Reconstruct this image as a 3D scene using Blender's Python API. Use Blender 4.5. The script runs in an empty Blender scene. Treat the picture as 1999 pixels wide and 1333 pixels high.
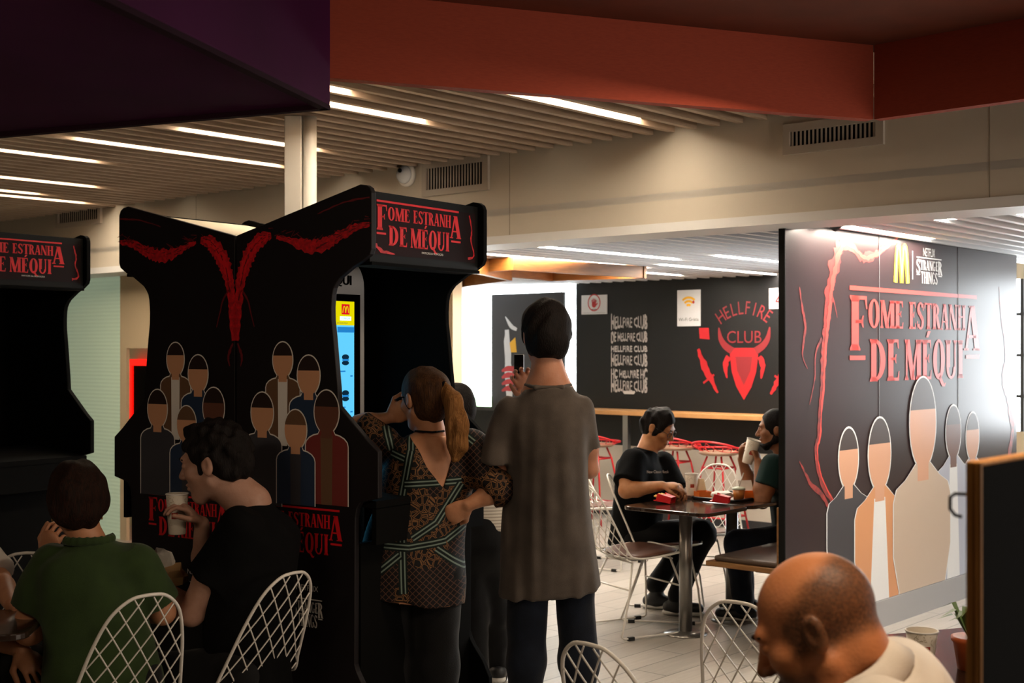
import bpy, bmesh, math, random
import numpy as np
from mathutils import Vector, Matrix

# ------------------------------------------------------------------ camera, world, lights, exposure
S = bpy.context.scene
COL = S.collection
FPX, CX, CY, CAMZ = 2530.0, 999.5, 684.0, 1.64
cam_d = bpy.data.cameras.new('camera')
cam_d.sensor_width = 36.0
cam_d.lens = 36.0 * FPX / 1999.0
cam_d.shift_y = (CY - 666.5) / 1999.0
cam_d.clip_start = 0.05
cam_d.clip_end = 100
cam_d.dof.use_dof = True
cam_d.dof.focus_distance = 5.0
cam_d.dof.aperture_fstop = 5.6
cam = bpy.data.objects.new('camera', cam_d)
COL.objects.link(cam)
cam.location = (0, 0, CAMZ)
cam.rotation_euler = (math.pi / 2, 0, 0)
S.camera = cam
S.view_settings.view_transform = 'Standard'
S.view_settings.look = 'None'
S.view_settings.gamma = 1.0
S.view_settings.use_curve_mapping = False
S.view_settings.exposure = 0.8

W = bpy.data.worlds.new('world'); S.world = W
W.use_nodes = True
W.node_tree.nodes['Background'].inputs[0].default_value = (0.9, 0.95, 1.0, 1)
W.node_tree.nodes['Background'].inputs[1].default_value = 0.02

ALPHA = math.radians(41.4)                   # room axes: dR runs away to the right, dL away to the left
DR = Vector((math.sin(ALPHA), math.cos(ALPHA), 0))
DL = Vector((-math.cos(ALPHA), math.sin(ALPHA), 0))
O0 = Vector((1.375, 6.6, 0))
def R(a, b, z=0.0):
    p = O0 + DR * a + DL * b
    return Vector((p.x, p.y, z))
ROOM_ROT = math.atan2(DR.y, DR.x)            # local x along dR, local y along dL

def area(name, loc, target, sx, sy, power, col):
    l = bpy.data.lights.new(name, 'AREA'); l.shape = 'RECTANGLE'; l.size = sx; l.size_y = sy
    l.energy = power; l.color = col
    o = bpy.data.objects.new(name, l); COL.objects.link(o)
    o.location = loc
    o.rotation_euler = (Vector(target) - Vector(loc)).to_track_quat('-Z', 'Y').to_euler()
    return o
WARM = (1.0, 0.78, 0.55)
DAY = (0.93, 0.97, 1.0)
# warm fill lights added overhead and from the right, plus daylight at the windows
area('overhead_fill_light', (-2.1, 2.3, 2.38), (-1.2, 4.6, 1.2), 0.9, 0.4, 9, WARM)  # added fill that brightens the print on the cabinet sides
area('window_daylight', R(5.2, 0.1, 1.6), R(0.0, -0.15, 2.1), 2.3, 1.25, 30, DAY)
area('window_daylight', R(4.4, 6.3, 1.65), R(0.0, 4.8, 2.2), 2.5, 1.1, 45, DAY)
area('overhead_fill_light', (0.7, 1.9, 2.40), (0.6, 2.3, 0), 0.6, 0.4, 11, WARM)  # added fill for the head and shirt of the bald man
area('overhead_fill_light', (0.9, 4.2, 2.45), (0.5, 4.6, 0), 0.5, 0.5, 9, WARM)  # added fill above the standing man, brightens his shoulders
area('side_fill_light', (6.0, 1.2, 1.7), (0.8, 4.4, 2.4), 2.4, 1.4, 62, (1.0, 0.84, 0.68))  # added side fill inside the room, brightens the long coffer board

# ------------------------------------------------------------------ picture-to-place helpers (the photo as a survey)
def ray(px, py):
    return Vector(((px - CX) / FPX, 1.0, (CY - py) / FPX))
CAMP = Vector((0, 0, CAMZ))
def at(px, py, Y):
    return CAMP + ray(px, py) * Y
def on_z(px, py, z):
    r = ray(px, py)
    return CAMP + r * ((z - CAMZ) / r.z)
def on_plane(px, py, p0, n):
    r = ray(px, py)
    t = (Vector(p0) - CAMP).dot(n) / r.dot(n)
    return CAMP + r * t

# ------------------------------------------------------------------ materials
def lin(c):
    if isinstance(c, str):
        c = c.lstrip('#'); c = [int(c[i:i+2], 16) / 255 for i in (0, 2, 4)]
    return tuple((x / 12.92 if x <= 0.04045 else ((x + 0.055) / 1.055) ** 2.4) for x in c) + (1.0,)
MATS = {}
def M(name, col=(0.5, 0.5, 0.5), rough=0.5, metal=0.0, spec=0.5, noise=None, nscale=30, bump=0.0, bscale=80,
      emit=None, estr=0.0, sss=0.0, coat=0.0, stretch=None, sheen=0.0):
    if name in MATS: return MATS[name]
    m = bpy.data.materials.new(name); m.use_nodes = True
    nt = m.node_tree; b = nt.nodes['Principled BSDF']
    b.inputs['Base Color'].default_value = lin(col)
    b.inputs['Roughness'].default_value = rough
    b.inputs['Metallic'].default_value = metal
    b.inputs['Specular IOR Level'].default_value = spec
    if sss:
        b.inputs['Subsurface Weight'].default_value = sss
        b.inputs['Subsurface Radius'].default_value = (0.012, 0.005, 0.003)
        b.inputs['Subsurface Scale'].default_value = 1.0
    if coat: b.inputs['Coat Weight'].default_value = coat
    if sheen: b.inputs['Sheen Weight'].default_value = sheen
    if emit is not None:
        b.inputs['Emission Color'].default_value = lin(emit)
        b.inputs['Emission Strength'].default_value = estr
    vec = None
    if noise is not None or bump:
        tc = nt.nodes.new('ShaderNodeTexCoord'); vec = tc.outputs['Object']
        if stretch:
            mp = nt.nodes.new('ShaderNodeMapping'); mp.inputs['Scale'].default_value = stretch
            nt.links.new(vec, mp.inputs['Vector']); vec = mp.outputs['Vector']
    if noise is not None:
        n = nt.nodes.new('ShaderNodeTexNoise'); n.inputs['Scale'].default_value = nscale; n.inputs['Detail'].default_value = 5
        nt.links.new(vec, n.inputs['Vector'])
        r = nt.nodes.new('ShaderNodeValToRGB')
        r.color_ramp.elements[0].position = 0.35; r.color_ramp.elements[1].position = 0.65
        r.color_ramp.elements[0].color = lin(noise); r.color_ramp.elements[1].color = lin(col)
        nt.links.new(n.outputs['Fac'], r.inputs['Fac']); nt.links.new(r.outputs['Color'], b.inputs['Base Color'])
    if bump:
        n2 = nt.nodes.new('ShaderNodeTexNoise'); n2.inputs['Scale'].default_value = bscale; n2.inputs['Detail'].default_value = 4
        nt.links.new(vec, n2.inputs['Vector'])
        bp = nt.nodes.new('ShaderNodeBump'); bp.inputs['Strength'].default_value = bump; bp.inputs['Distance'].default_value = 0.01
        nt.links.new(n2.outputs['Fac'], bp.inputs['Height']); nt.links.new(bp.outputs['Normal'], b.inputs['Normal'])
    MATS[name] = m
    return m

class NX:
    """tiny node-expression helper for procedural patterns"""
    def __init__(s, name, rough=0.6, spec=0.3):
        s.m = bpy.data.materials.new(name); s.m.use_nodes = True
        s.nt = s.m.node_tree; s.b = s.nt.nodes['Principled BSDF']
        s.b.inputs['Roughness'].default_value = rough; s.b.inputs['Specular IOR Level'].default_value = spec
        tc = s.nt.nodes.new('ShaderNodeTexCoord')
        s.obj = tc.outputs['Object']
        sp = s.nt.nodes.new('ShaderNodeSeparateXYZ'); s.nt.links.new(s.obj, sp.inputs[0])
        s.x, s.y, s.z = sp.outputs
        MATS[name] = s.m
    def f(s, op, *args):
        n = s.nt.nodes.new('ShaderNodeMath'); n.operation = op
        for i, a in enumerate(args):
            if isinstance(a, (int, float)): n.inputs[i].default_value = a
            else: s.nt.links.new(a, n.inputs[i])
        return n.outputs[0]
    def mix(s, fac, c1, c2):
        n = s.nt.nodes.new('ShaderNodeMix'); n.data_type = 'RGBA'
        if isinstance(fac, (int, float)): n.inputs[0].default_value = fac
        else: s.nt.links.new(fac, n.inputs[0])
        for i, c in ((6, c1), (7, c2)):
            if isinstance(c, (str, tuple)): n.inputs[i].default_value = lin(c)
            else: s.nt.links.new(c, n.inputs[i])
        return n.outputs[2]
    def noise(s, scale, detail=3, vec=None):
        n = s.nt.nodes.new('ShaderNodeTexNoise'); n.inputs['Scale'].default_value = scale; n.inputs['Detail'].default_value = detail
        s.nt.links.new(vec or s.obj, n.inputs['Vector']); return n.outputs['Fac']
    def scaled(s, sc, rot=(0, 0, 0)):
        n = s.nt.nodes.new('ShaderNodeMapping'); n.inputs['Scale'].default_value = sc; n.inputs['Rotation'].default_value = rot
        s.nt.links.new(s.obj, n.inputs['Vector']); return n.outputs['Vector']
    def color(s, c): s.nt.links.new(c, s.b.inputs['Base Color'])
    def bump(s, h, strength=0.3, dist=0.01):
        n = s.nt.nodes.new('ShaderNodeBump'); n.inputs['Strength'].default_value = strength; n.inputs['Distance'].default_value = dist
        s.nt.links.new(h, n.inputs['Height']); s.nt.links.new(n.outputs['Normal'], s.b.inputs['Normal'])

# ------------------------------------------------------------------ mesh collecting
class MB:
    def __init__(s): s.v = []; s.f = []; s.sm = []; s.mi = []; s.cur = 0
    def add(s, vs, fs, smooth=False):
        o = len(s.v); s.v += [tuple(v) for v in vs]
        for f in fs:
            s.f.append(tuple(i + o for i in f)); s.sm.append(smooth); s.mi.append(s.cur)
    def box(s, lo, hi, mat=None):
        (x0, y0, z0), (x1, y1, z1) = lo, hi
        vs = [(x0,y0,z0),(x1,y0,z0),(x1,y1,z0),(x0,y1,z0),(x0,y0,z1),(x1,y0,z1),(x1,y1,z1),(x0,y1,z1)]
        if mat is not None: vs = [mat @ Vector(v) for v in vs]
        s.add(vs, [(0,3,2,1),(4,5,6,7),(0,1,5,4),(1,2,6,5),(2,3,7,6),(3,0,4,7)])
    def prism(s, pts, n):
        """closed polygon pts (3D), extruded by vector n"""
        k = len(pts); n = Vector(n); a = [Vector(p) for p in pts]
        nn = sum(((a[i] - a[0]).cross(a[i+1] - a[0]) for i in range(1, k-1)), Vector())
        if nn.dot(n) > 0: a.reverse()
        vs = a + [p + n for p in a]
        s.add(vs, [tuple(range(k)), tuple(range(2*k-1, k-1, -1))] + [(i, i+k, (i+1) % k + k, (i+1) % k) for i in range(k)])
    def poly(s, pts): s.add(pts, [tuple(range(len(pts)))])
    def tube(s, pts, r, seg=8, closed=False, caps=True):
        pts = [Vector(p) for p in pts]; k = len(pts)
        rs = r if isinstance(r, (list, tuple)) else [r] * k
        vs = []; up = None
        for i in range(k):
            if closed: t = pts[(i+1) % k] - pts[i-1]
            else: t = pts[min(i+1, k-1)] - pts[max(i-1, 0)]
            t.normalize()
            if up is None:
                up = Vector((0, 0, 1)) if abs(t.z) < 0.9 else Vector((1, 0, 0))
            x = up - t * up.dot(t)
            if x.length < 1e-6: x = t.orthogonal()
            x.normalize(); y = t.cross(x); up = x
            for j in range(seg):
                a = 2 * math.pi * j / seg
                vs.append(pts[i] + (x * math.cos(a) + y * math.sin(a)) * rs[i])
        fs = []
        for i in range(k if closed else k - 1):
            i2 = (i + 1) % k
            for j in range(seg):
                j2 = (j + 1) % seg
                fs.append((i*seg+j, i*seg+j2, i2*seg+j2, i2*seg+j))
        if caps and not closed:
            fs.append(tuple(range(seg - 1, -1, -1))); fs.append(tuple((k-1)*seg + j for j in range(seg)))
        s.add(vs, fs, True)
    def lathe(s, prof, seg=24, c=(0, 0, 0), mat=None):
        vs = []; k = len(prof)
        for (r, z) in prof:
            for j in range(seg):
                a = 2 * math.pi * j / seg
                v = Vector((c[0] + r * math.cos(a), c[1] + r * math.sin(a), c[2] + z))
                vs.append(mat @ v if mat is not None else v)
        fs = [(i*seg+j, i*seg+(j+1) % seg, (i+1)*seg+(j+1) % seg, (i+1)*seg+j) for i in range(k-1) for j in range(seg)]
        fs.append(tuple(range(seg-1, -1, -1))); fs.append(tuple((k-1)*seg+j for j in range(seg)))
        s.add(vs, fs, True)
    def mesh(s, name, mats):
        me = bpy.data.meshes.new(name)
        me.from_pydata(s.v, [], s.f)
        for m in (mats if isinstance(mats, (list, tuple)) else [mats]):
            if m: me.materials.append(m)
        me.polygons.foreach_set('use_smooth', s.sm)
        me.polygons.foreach_set('material_index', s.mi)
        me.update()
        return me
    def build(s, name, mat, parent=None, bevel=0.0, mw=None):
        o = bpy.data.objects.new(name, s.mesh(name, mat)); COL.objects.link(o)
        if parent: o.parent = parent
        if bevel:
            md = o.modifiers.new('bevel', 'BEVEL'); md.width = bevel; md.segments = 2; md.limit_method = 'ANGLE'
        if mw is not None: o.matrix_local = mw
        return o

def tag(o, label=None, cat=None, group=None, kind=None):
    if label: o['label'] = label
    if cat: o['category'] = cat
    if group: o['group'] = group
    if kind: o['kind'] = kind
    return o
def thing(name, label, cat, loc=(0, 0, 0), rz=0.0, group=None):
    o = bpy.data.objects.new(name, None); COL.objects.link(o)
    o.empty_display_size = 0.1
    o.location = loc; o.rotation_euler = (0, 0, rz)
    return tag(o, label, cat, group)
def struct(o): o['kind'] = 'structure'; return o
def copy_tree(o, parent=None, label=None, loc=None, rz=None):
    c = o.copy(); COL.objects.link(c)
    if parent: c.parent = parent
    if label: c['label'] = label
    if loc is not None: c.location = loc
    if rz is not None: c.rotation_euler = (0, 0, rz)
    for ch in list(o.children): copy_tree(ch, c)
    return c
def text_mesh(txt, size, extrude=0.0, align='CENTER'):
    cu = bpy.data.curves.new('lettering', 'FONT'); cu.body = txt; cu.size = size; cu.extrude = extrude
    cu.align_x = align; cu.align_y = 'CENTER'; cu.resolution_u = 3
    o = bpy.data.objects.new('lettering', cu); COL.objects.link(o)
    bpy.context.view_layer.update()
    me = bpy.data.meshes.new_from_object(o.evaluated_get(bpy.context.evaluated_depsgraph_get()))
    vs = [v.co.copy() for v in me.vertices]; fs = [tuple(p.vertices) for p in me.polygons]
    bpy.data.objects.remove(o); bpy.data.curves.remove(cu); bpy.data.meshes.remove(me)
    return vs, fs

# ------------------------------------------------------------------ lettering of the campaign logo: heavy flared serif capitals
def glyph(ch):
    """list of polygons in a box of height 1; returns (polys, width)"""
    P = []
    def quad(*p): P.append(list(p))
    def stem(x, w, y0=0.0, y1=1.0, s=0.045, top=True, bot=True):
        quad((x, y0), (x+w, y0), (x+w, y1), (x, y1))
        h = 0.055
        if bot: quad((x-s, y0), (x+w+s, y0), (x+w+s, y0+h*0.6), (x+w, y0+h*2), (x, y0+h*2), (x-s, y0+h*0.6))
        if top: quad((x-s, y1-h*0.6), (x, y1-h*2), (x+w, y1-h*2), (x+w+s, y1-h*0.6), (x+w+s, y1), (x-s, y1))
    def arc(cx, cy, rx, ry, a0, a1, t0, t1, n=20):
        """elliptic ribbon, horizontal thickness t0 (sides), vertical t1"""
        o = []; i = []
        for k in range(n + 1):
            a = math.radians(a0 + (a1 - a0) * k / n)
            o.append((cx + rx * math.cos(a), cy + ry * math.sin(a)))
            i.append((cx + (rx - t0) * math.cos(a), cy + (ry - t1) * math.sin(a)))
        for k in range(n): quad(o[k], o[k+1], i[k+1], i[k])
    def diag(x0, y0, x1, y1, w): quad((x0, y0), (x0+w, y0), (x1+w, y1), (x1, y1))
    def arm(x0, x1, y, t, tick=0.1, up=True):
        quad((x0, y), (x1, y), (x1, y+t), (x0, y+t))
        if tick:
            yy = y + t if up else y
            d = tick if up else -tick
            quad((x1-0.05, yy), (x1, yy), (x1+0.015, yy+d), (x1-0.012, yy+d))
    T = 0.185
    w = 0.5
    if ch in 'EÉ':
        stem(0.05, T); arm(0.1, 0.45, 0.0, 0.07, 0.16); arm(0.1, 0.43, 0.93, 0.07, 0.15, False)
        arm(0.15, 0.34, 0.5, 0.06, 0.08); arm(0.15, 0.34, 0.5, 0.06, 0.08, False); w = 0.5
        if ch == 'É': quad((0.2, 1.06), (0.3, 1.06), (0.42, 1.22), (0.28, 1.22))
    elif ch == 'F':
        stem(0.05, T*1.05); arm(0.1, 0.47, 0.935, 0.065, 0.17, False); arm(0.15, 0.37, 0.5, 0.06, 0.08); arm(0.15, 0.37, 0.5, 0.06, 0.08, False); w = 0.5
    elif ch == 'O' or ch == 'Q':
        arc(0.3, 0.5, 0.29, 0.515, 0, 360, 0.185, 0.07, 36); w = 0.6
        if ch == 'Q': quad((0.22, 0.12), (0.34, 0.16), (0.56, -0.14), (0.64, -0.1), (0.6, -0.2), (0.46, -0.2))
    elif ch == 'M':
        stem(0.05, 0.07); stem(0.56, T)
        diag(0.29, 0.0, 0.03, 1.0, T); diag(0.3, 0.0, 0.56, 1.0, 0.09); w = 0.77
    elif ch == 'N':
        stem(0.05, 0.07); stem(0.5, 0.07, 0.0, 1.0); diag(0.42, 0.0, 0.02, 1.0, T); w = 0.62
    elif ch == 'H':
        stem(0.05, T); stem(0.42, T); quad((0.1, 0.5), (0.5, 0.5), (0.5, 0.56), (0.1, 0.56)); w = 0.62
    elif ch == 'I':
        stem(0.06, T); w = 0.28
    elif ch == 'U':
        stem(0.05, T, 0.3, 1.0, bot=False); stem(0.46, 0.07, 0.3, 1.0, bot=False)
        arc(0.29, 0.3, 0.24, 0.31, 180, 360, 0.12, 0.07); w = 0.6
    elif ch == 'D':
        stem(0.05, T); arc(0.17, 0.5, 0.4, 0.5, -90, 90, 0.185, 0.07); w = 0.6
    elif ch == 'R':
        stem(0.05, T); arc(0.17, 0.74, 0.31, 0.26, -90, 90, 0.16, 0.065); diag(0.4, 0.0, 0.22, 0.52, T)
        quad((0.36, 0.0), (0.62, 0.0), (0.62, 0.04), (0.4, 0.06)); w = 0.58
    elif ch == 'S':
        arc(0.26, 0.745, 0.23, 0.265, 20, 250, 0.155, 0.075); arc(0.26, 0.27, 0.24, 0.28, -160, 75, 0.155, 0.075)
        quad((0.07, 0.62), (0.2, 0.72), (0.46, 0.4), (0.36, 0.3)); quad((0.43, 0.7), (0.47, 0.7), (0.47, 0.98), (0.44, 0.98))
        quad((0.03, 0.02), (0.06, 0.02), (0.06, 0.3), (0.03, 0.3)); w = 0.52
    elif ch == 'T':
        stem(0.2, T, top=False); quad((0.0, 0.935), (0.55, 0.935), (0.55, 1.0), (0.0, 1.0))
        quad((0.0, 0.78), (0.025, 0.78), (0.06, 1.0), (0.0, 1.0)); quad((0.525, 0.78), (0.55, 0.78), (0.55, 1.0), (0.49, 1.0)); w = 0.55
    elif ch == 'A':
        diag(0.4, 0.0, 0.2, 1.0, T); diag(0.03, 0.0, 0.23, 1.0, 0.07)
        quad((0.12, 0.28), (0.45, 0.28), (0.44, 0.34), (0.13, 0.34))
        quad((0.33, 0.0), (0.6, 0.0), (0.6, 0.045), (0.34, 0.045)); quad((-0.02, 0.0), (0.16, 0.0), (0.16, 0.045), (-0.02, 0.045))
        quad((0.17, 0.96), (0.36, 0.96), (0.35, 1.0), (0.19, 1.0)); w = 0.6
    elif ch == 'G':
        arc(0.3, 0.5, 0.29, 0.515, 40, 330, 0.15, 0.06, 30); stem(0.42, 0.13, 0.05, 0.42, bot=False); w = 0.62
    elif ch == ' ':
        w = 0.25
    return P, w
def set_line(txt, x0, x1, y0, y1, gap=0.03):
    gl = [glyph(c) for c in txt]
    tot = sum(g[1] for g in gl) + gap * (len(gl) - 1)
    sx = (x1 - x0) / tot; sy = y1 - y0; x = x0; out = []
    for P, w in gl:
        for p in P: out.append([(x + u * sx, y0 + v * sy) for u, v in p])
        x += (w + gap) * sx
    return out
def rect2(x0, y0, x1, y1): return [(x0, y0), (x1, y0), (x1, y1), (x0, y1)]
def logo_polys():
    """title in a 3 x 1 box"""
    L = [rect2(0, 0.955, 2.93, 1.0)]
    L += set_line('F', 0.0, 0.36, 0.33, 0.9)
    L += set_line('OME', 0.37, 1.13, 0.57, 0.87)
    L += set_line('ESTRANH', 1.25, 2.62, 0.57, 0.87)
    L += set_line('A', 2.6, 3.02, 0.33, 0.87)
    L += [rect2(0.0, 0.23, 0.31, 0.275), rect2(2.64, 0.23, 3.0, 0.275)]
    L += set_line('DE', 0.4, 1.05, 0.0, 0.45)
    L += set_line('MÉQUI', 1.15, 2.56, 0.0, 0.45)
    return L
def st_logo_polys():
    """second title, two lines in a 1.4 x 1 box"""
    L = [rect2(0.02, 0.93, 1.38, 0.97)]
    L += set_line('S', 0.0, 0.22, 0.36, 0.88) + set_line('TRANGE', 0.22, 1.19, 0.5, 0.86) + set_line('R', 1.18, 1.42, 0.36, 0.88)
    L += [rect2(0.02, 0.3, 0.2, 0.34), rect2(1.2, 0.3, 1.4, 0.34)]
    L += set_line('THINGS', 0.25, 1.16, 0.0, 0.44)
    return L
class Decal:
    """flat print on a board: local frame origin o, axes u, v (3D), lifted along n"""
    def __init__(s, o, u, v, n, lift=0.0015):
        s.o, s.u, s.v, s.n = Vector(o), Vector(u), Vector(v), Vector(n); s.lift = lift; s.mb = MB(); s.k = 0
    def pt(s, p, extra=0.0): return s.o + s.u * p[0] + s.v * p[1] + s.n * (s.lift + extra)
    def poly(s, p, mi=0, layer=0):
        p = list(p)
        ar = sum(p[i][0]*p[(i+1) % len(p)][1] - p[(i+1) % len(p)][0]*p[i][1] for i in range(len(p)))
        flip = (s.u.cross(s.v)).dot(s.n) < 0
        if (ar < 0) != flip: p.reverse()
        s.mb.cur = mi
        s.mb.poly([s.pt(q, layer * 0.0007) for q in p])
    def polys(s, L, x, y, sx, sy, mi=0, layer=0):
        for p in L: s.poly([(x + a * sx, y + b * sy) for a, b in p], mi, layer)
    def text(s, txt, x, y, size, mi=0, layer=0, xs=1.0, align='CENTER'):
        vs, fs = text_mesh(txt, size, align=align)
        flip = (s.u.cross(s.v)).dot(s.n) < 0
        s.mb.cur = mi
        s.mb.add([s.pt((x + v.x * xs, y + v.y), layer * 0.0007) for v in vs], [tuple(reversed(f)) if flip else f for f in fs])
    def disc(s, x, y, rx, ry, mi=0, layer=0, n=28):
        s.poly([(x + rx * math.cos(2*math.pi*i/n), y + ry * math.sin(2*math.pi*i/n)) for i in range(n)], mi, layer)
    def ribbon(s, pts, w, mi=0, layer=0, rough=0.0, rnd=None, sub=5):
        """band of varying width w along pts, ragged by rough"""
        q = []
        for i in range(len(pts) - 1):
            p0 = pts[max(i-1, 0)]; p1 = pts[i]; p2 = pts[i+1]; p3 = pts[min(i+2, len(pts)-1)]
            for j in range(sub):
                t = j / sub; o = []
                for c in (0, 1):
                    o.append(0.5*((2*p1[c]) + (-p0[c]+p2[c])*t + (2*p0[c]-5*p1[c]+4*p2[c]-p3[c])*t*t + (-p0[c]+3*p1[c]-3*p2[c]+p3[c])*t**3))
                ww = w if not isinstance(w, (list, tuple)) else w[i] + (w[i+1]-w[i])*t
                q.append((o[0], o[1], ww))
        q.append((pts[-1][0], pts[-1][1], w if not isinstance(w, (list, tuple)) else w[-1]))
        a = []; b = []
        for i in range(len(q)):
            dx = q[min(i+1, len(q)-1)][0] - q[max(i-1, 0)][0]; dy = q[min(i+1, len(q)-1)][1] - q[max(i-1, 0)][1]
            l = math.hypot(dx, dy) or 1; nx, ny = -dy/l, dx/l; ww = q[i][2] / 2
            r1 = 1 + (rnd.uniform(-rough, rough) if rnd else 0); r2 = 1 + (rnd.uniform(-rough, rough) if rnd else 0)
            a.append((q[i][0] + nx*ww*r1, q[i][1] + ny*ww*r1)); b.append((q[i][0] - nx*ww*r2, q[i][1] - ny*ww*r2))
        for i in range(len(q) - 1): s.poly([a[i], a[i+1], b[i+1], b[i]], mi, layer)
    def build(s, name, mats, parent): return s.mb.build(name, mats, parent)
# ------------------------------------------------------------------ materials of the room
m_slat = M('slat_wood', '#b5a08c', 0.55, noise='#a08a76', nscale=6, stretch=(1, 12, 12))
m_slat_far = M('slat_white', '#e6e7e9', 0.5)
m_void = M('ceiling_void', '#2a211b', 0.9)
m_void_far = M('ceiling_void_pale', '#b5b7bb', 0.9)
m_fascia = M('fascia_cream', '#c8bfb0', 0.55, bump=0.05, bscale=8)
m_trimw = M('trim_white', '#dcdcdc', 0.5)
m_led = M('led_diffuser', '#ffffff', 0.5, emit='#ffecd0', estr=27)
m_led_far = M('led_diffuser_far', '#ffffff', 0.5, emit='#fff2df', estr=60)
m_orange = M('beam_terracotta', '#a24530', 0.7, spec=0.2, noise='#98402d', nscale=40, stretch=(1, 1, 8), bump=0.06, bscale=120)
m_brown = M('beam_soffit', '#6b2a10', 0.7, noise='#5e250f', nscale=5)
m_purple = M('beam_purple', '#3e1136', 0.8, spec=0.08, noise='#380f30', nscale=3)
m_black = M('black_laminate', '#0b0a0b', 0.45)
m_pitch = M('black_matte', '#060606', 0.9, spec=0.1)
m_steel = M('brushed_steel', '#8d8f92', 0.35, metal=0.9)
m_white = M('white_paint', '#dedcd8', 0.45)

def place(o, z=0):               # room-aligned object
    o.rotation_euler = (0, 0, ROOM_ROT); o.location = (O0.x, O0.y, z); return o
def rbox(mb, a0, a1, b0, b1, z0, z1): mb.box((a0, b0, z0), (a1, b1, z1))

# floor of pale wood-look boards
fm = NX('floor_boards', 0.32, 0.5)
bt = fm.nt.nodes.new('ShaderNodeTexBrick')
fm.nt.links.new(fm.scaled((1, 1, 1)), bt.inputs['Vector'])
bt.inputs['Scale'].default_value = 1.0; bt.inputs['Brick Width'].default_value = 1.2; bt.inputs['Row Height'].default_value = 0.2
bt.inputs['Mortar Size'].default_value = 0.004; bt.offset = 0.37
bt.inputs['Color1'].default_value = lin('#b8b2aa'); bt.inputs['Color2'].default_value = lin('#a29c94'); bt.inputs['Mortar'].default_value = lin('#5c5852')
grain = fm.noise(1.0, 6, fm.scaled((3, 45, 1)))
fm.color(fm.mix(fm.f('MULTIPLY', grain, 0.55), bt.outputs['Color'], '#6f6a64'))
fm.bump(bt.outputs['Fac'], -0.15, 0.004)
mb = MB(); rbox(mb, -11, 5.4, -9, 12.2, -0.06, 0)
struct(place(mb.build('floor', fm.m)))

# shell
mb = MB(); rbox(mb, -11, 0.0, -9, 12.2, 3.0, 3.1)
ceil = struct(place(mb.build('ceiling', m_void)))
mb = MB(); rbox(mb, 0.0, 5.4, -9, 8.4, 2.46, 2.5)
ceil2 = struct(place(mb.build('ceiling_far', m_void_far)))
mb = MB(); rbox(mb, -11.1, -11, -9, 12.2, 0, 3.1); struct(place(mb.build('wall_front', M('wall_paint', '#4a423b', 0.8))))
mb = MB(); rbox(mb, -11, 0.4, 12.2, 12.3, 0, 3.1); struct(place(mb.build('wall_left', MATS['wall_paint'])))
mb = MB(); rbox(mb, -11, 5.4, -9.1, -9, 0, 3.1); struct(place(mb.build('wall_right', MATS['wall_paint'])))

SP = 0.142
slat_mb = MB(); rbox(slat_mb, -8.6, -0.003, -0.018, 0.018, 2.825, 2.945)
slat_me = slat_mb.mesh('slat', m_slat)
def slat_row(parent, me, b0, b1):
    n = int((b1 - b0) / SP)
    for i in range(n):
        o = bpy.data.objects.new('slat', me); COL.objects.link(o); o.parent = parent
        o.location = (0, b0 + i * SP, 0)
B_FRONT = -0.75
slat_row(ceil, slat_me, B_FRONT, 10.6)
slat_mb = MB(); rbox(slat_mb, 0.32, 4.48, -0.018, 0.018, 2.318, 2.43)
slat_me2 = slat_mb.mesh('slat_white', m_slat_far)
slat_row(ceil2, slat_me2, -3.2, 7.8)

# light strips set between the slats
def strip_light(px0, py0, px1, py1, z, mat, label, width=0.098, group=None):
    p0 = on_z(px0, py0, z); p1 = on_z(px1, py1, z)
    d0 = p0 - O0; d1 = p1 - O0
    a0, a1 = sorted((d0.dot(DR), d1.dot(DR))); b = (d0.dot(DL) + d1.dot(DL)) / 2
    base = B_FRONT if z > 2.6 else -3.2
    b = base + (math.floor((b - base) / SP) + 0.5) * SP
    t = thing('ceiling_light', label, 'light', R(a0, b, z), ROOM_ROT, group)
    L = a1 - a0
    mb = MB(); mb.box((0, -width/2 + 0.004, -0.002), (L, width/2 - 0.004, 0.012)); mb.build('diffuser', mat, t)
    mb = MB()
    mb.box((-0.01, -width/2 - 0.006, 0.012), (L + 0.01, width/2 + 0.006, 0.06))
    mb.box((-0.012, -width/2 - 0.002, -0.004), (0, width/2 + 0.002, 0.013)); mb.box((L, -width/2 - 0.002, -0.004), (L + 0.012, width/2 + 0.002, 0.013))
    mb.build('housing', m_trimw, t)
    return a0, a1, b
ZF = 2.86
front = [((175, 258), (548, 316), 'long strip light in the slatted ceiling, passing left of the white post'),
         ((385, 238), (642, 281), 'strip light in the slatted ceiling running behind the white post'),
         ((-150, 262), (190, 306), 'strip light in the slatted ceiling just below the purple beam at the left edge'),
         ((-150, 312), (183, 357), 'second strip light from the top at the left edge of the slatted ceiling'),
         ((-150, 343), (75, 371), 'short strip light above the vent at the left edge of the slatted ceiling'),
         ((-150, 356), (152, 391), 'lowest strip light at the left edge of the slatted ceiling, nearest the small vent'),
         ((560, 170), (822, 231), 'strip light under the terracotta beam right of the white post'),
         ((960, 156), (1252, 229), 'strip light under the middle of the terracotta beam'),
         ((560, 138), (680, 172), 'strip light cut off by the corner of the purple beam')]
LAMPS = []
for a, b, lab in front: LAMPS.append(strip_light(*a, *b, ZF, m_led, lab))
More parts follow.
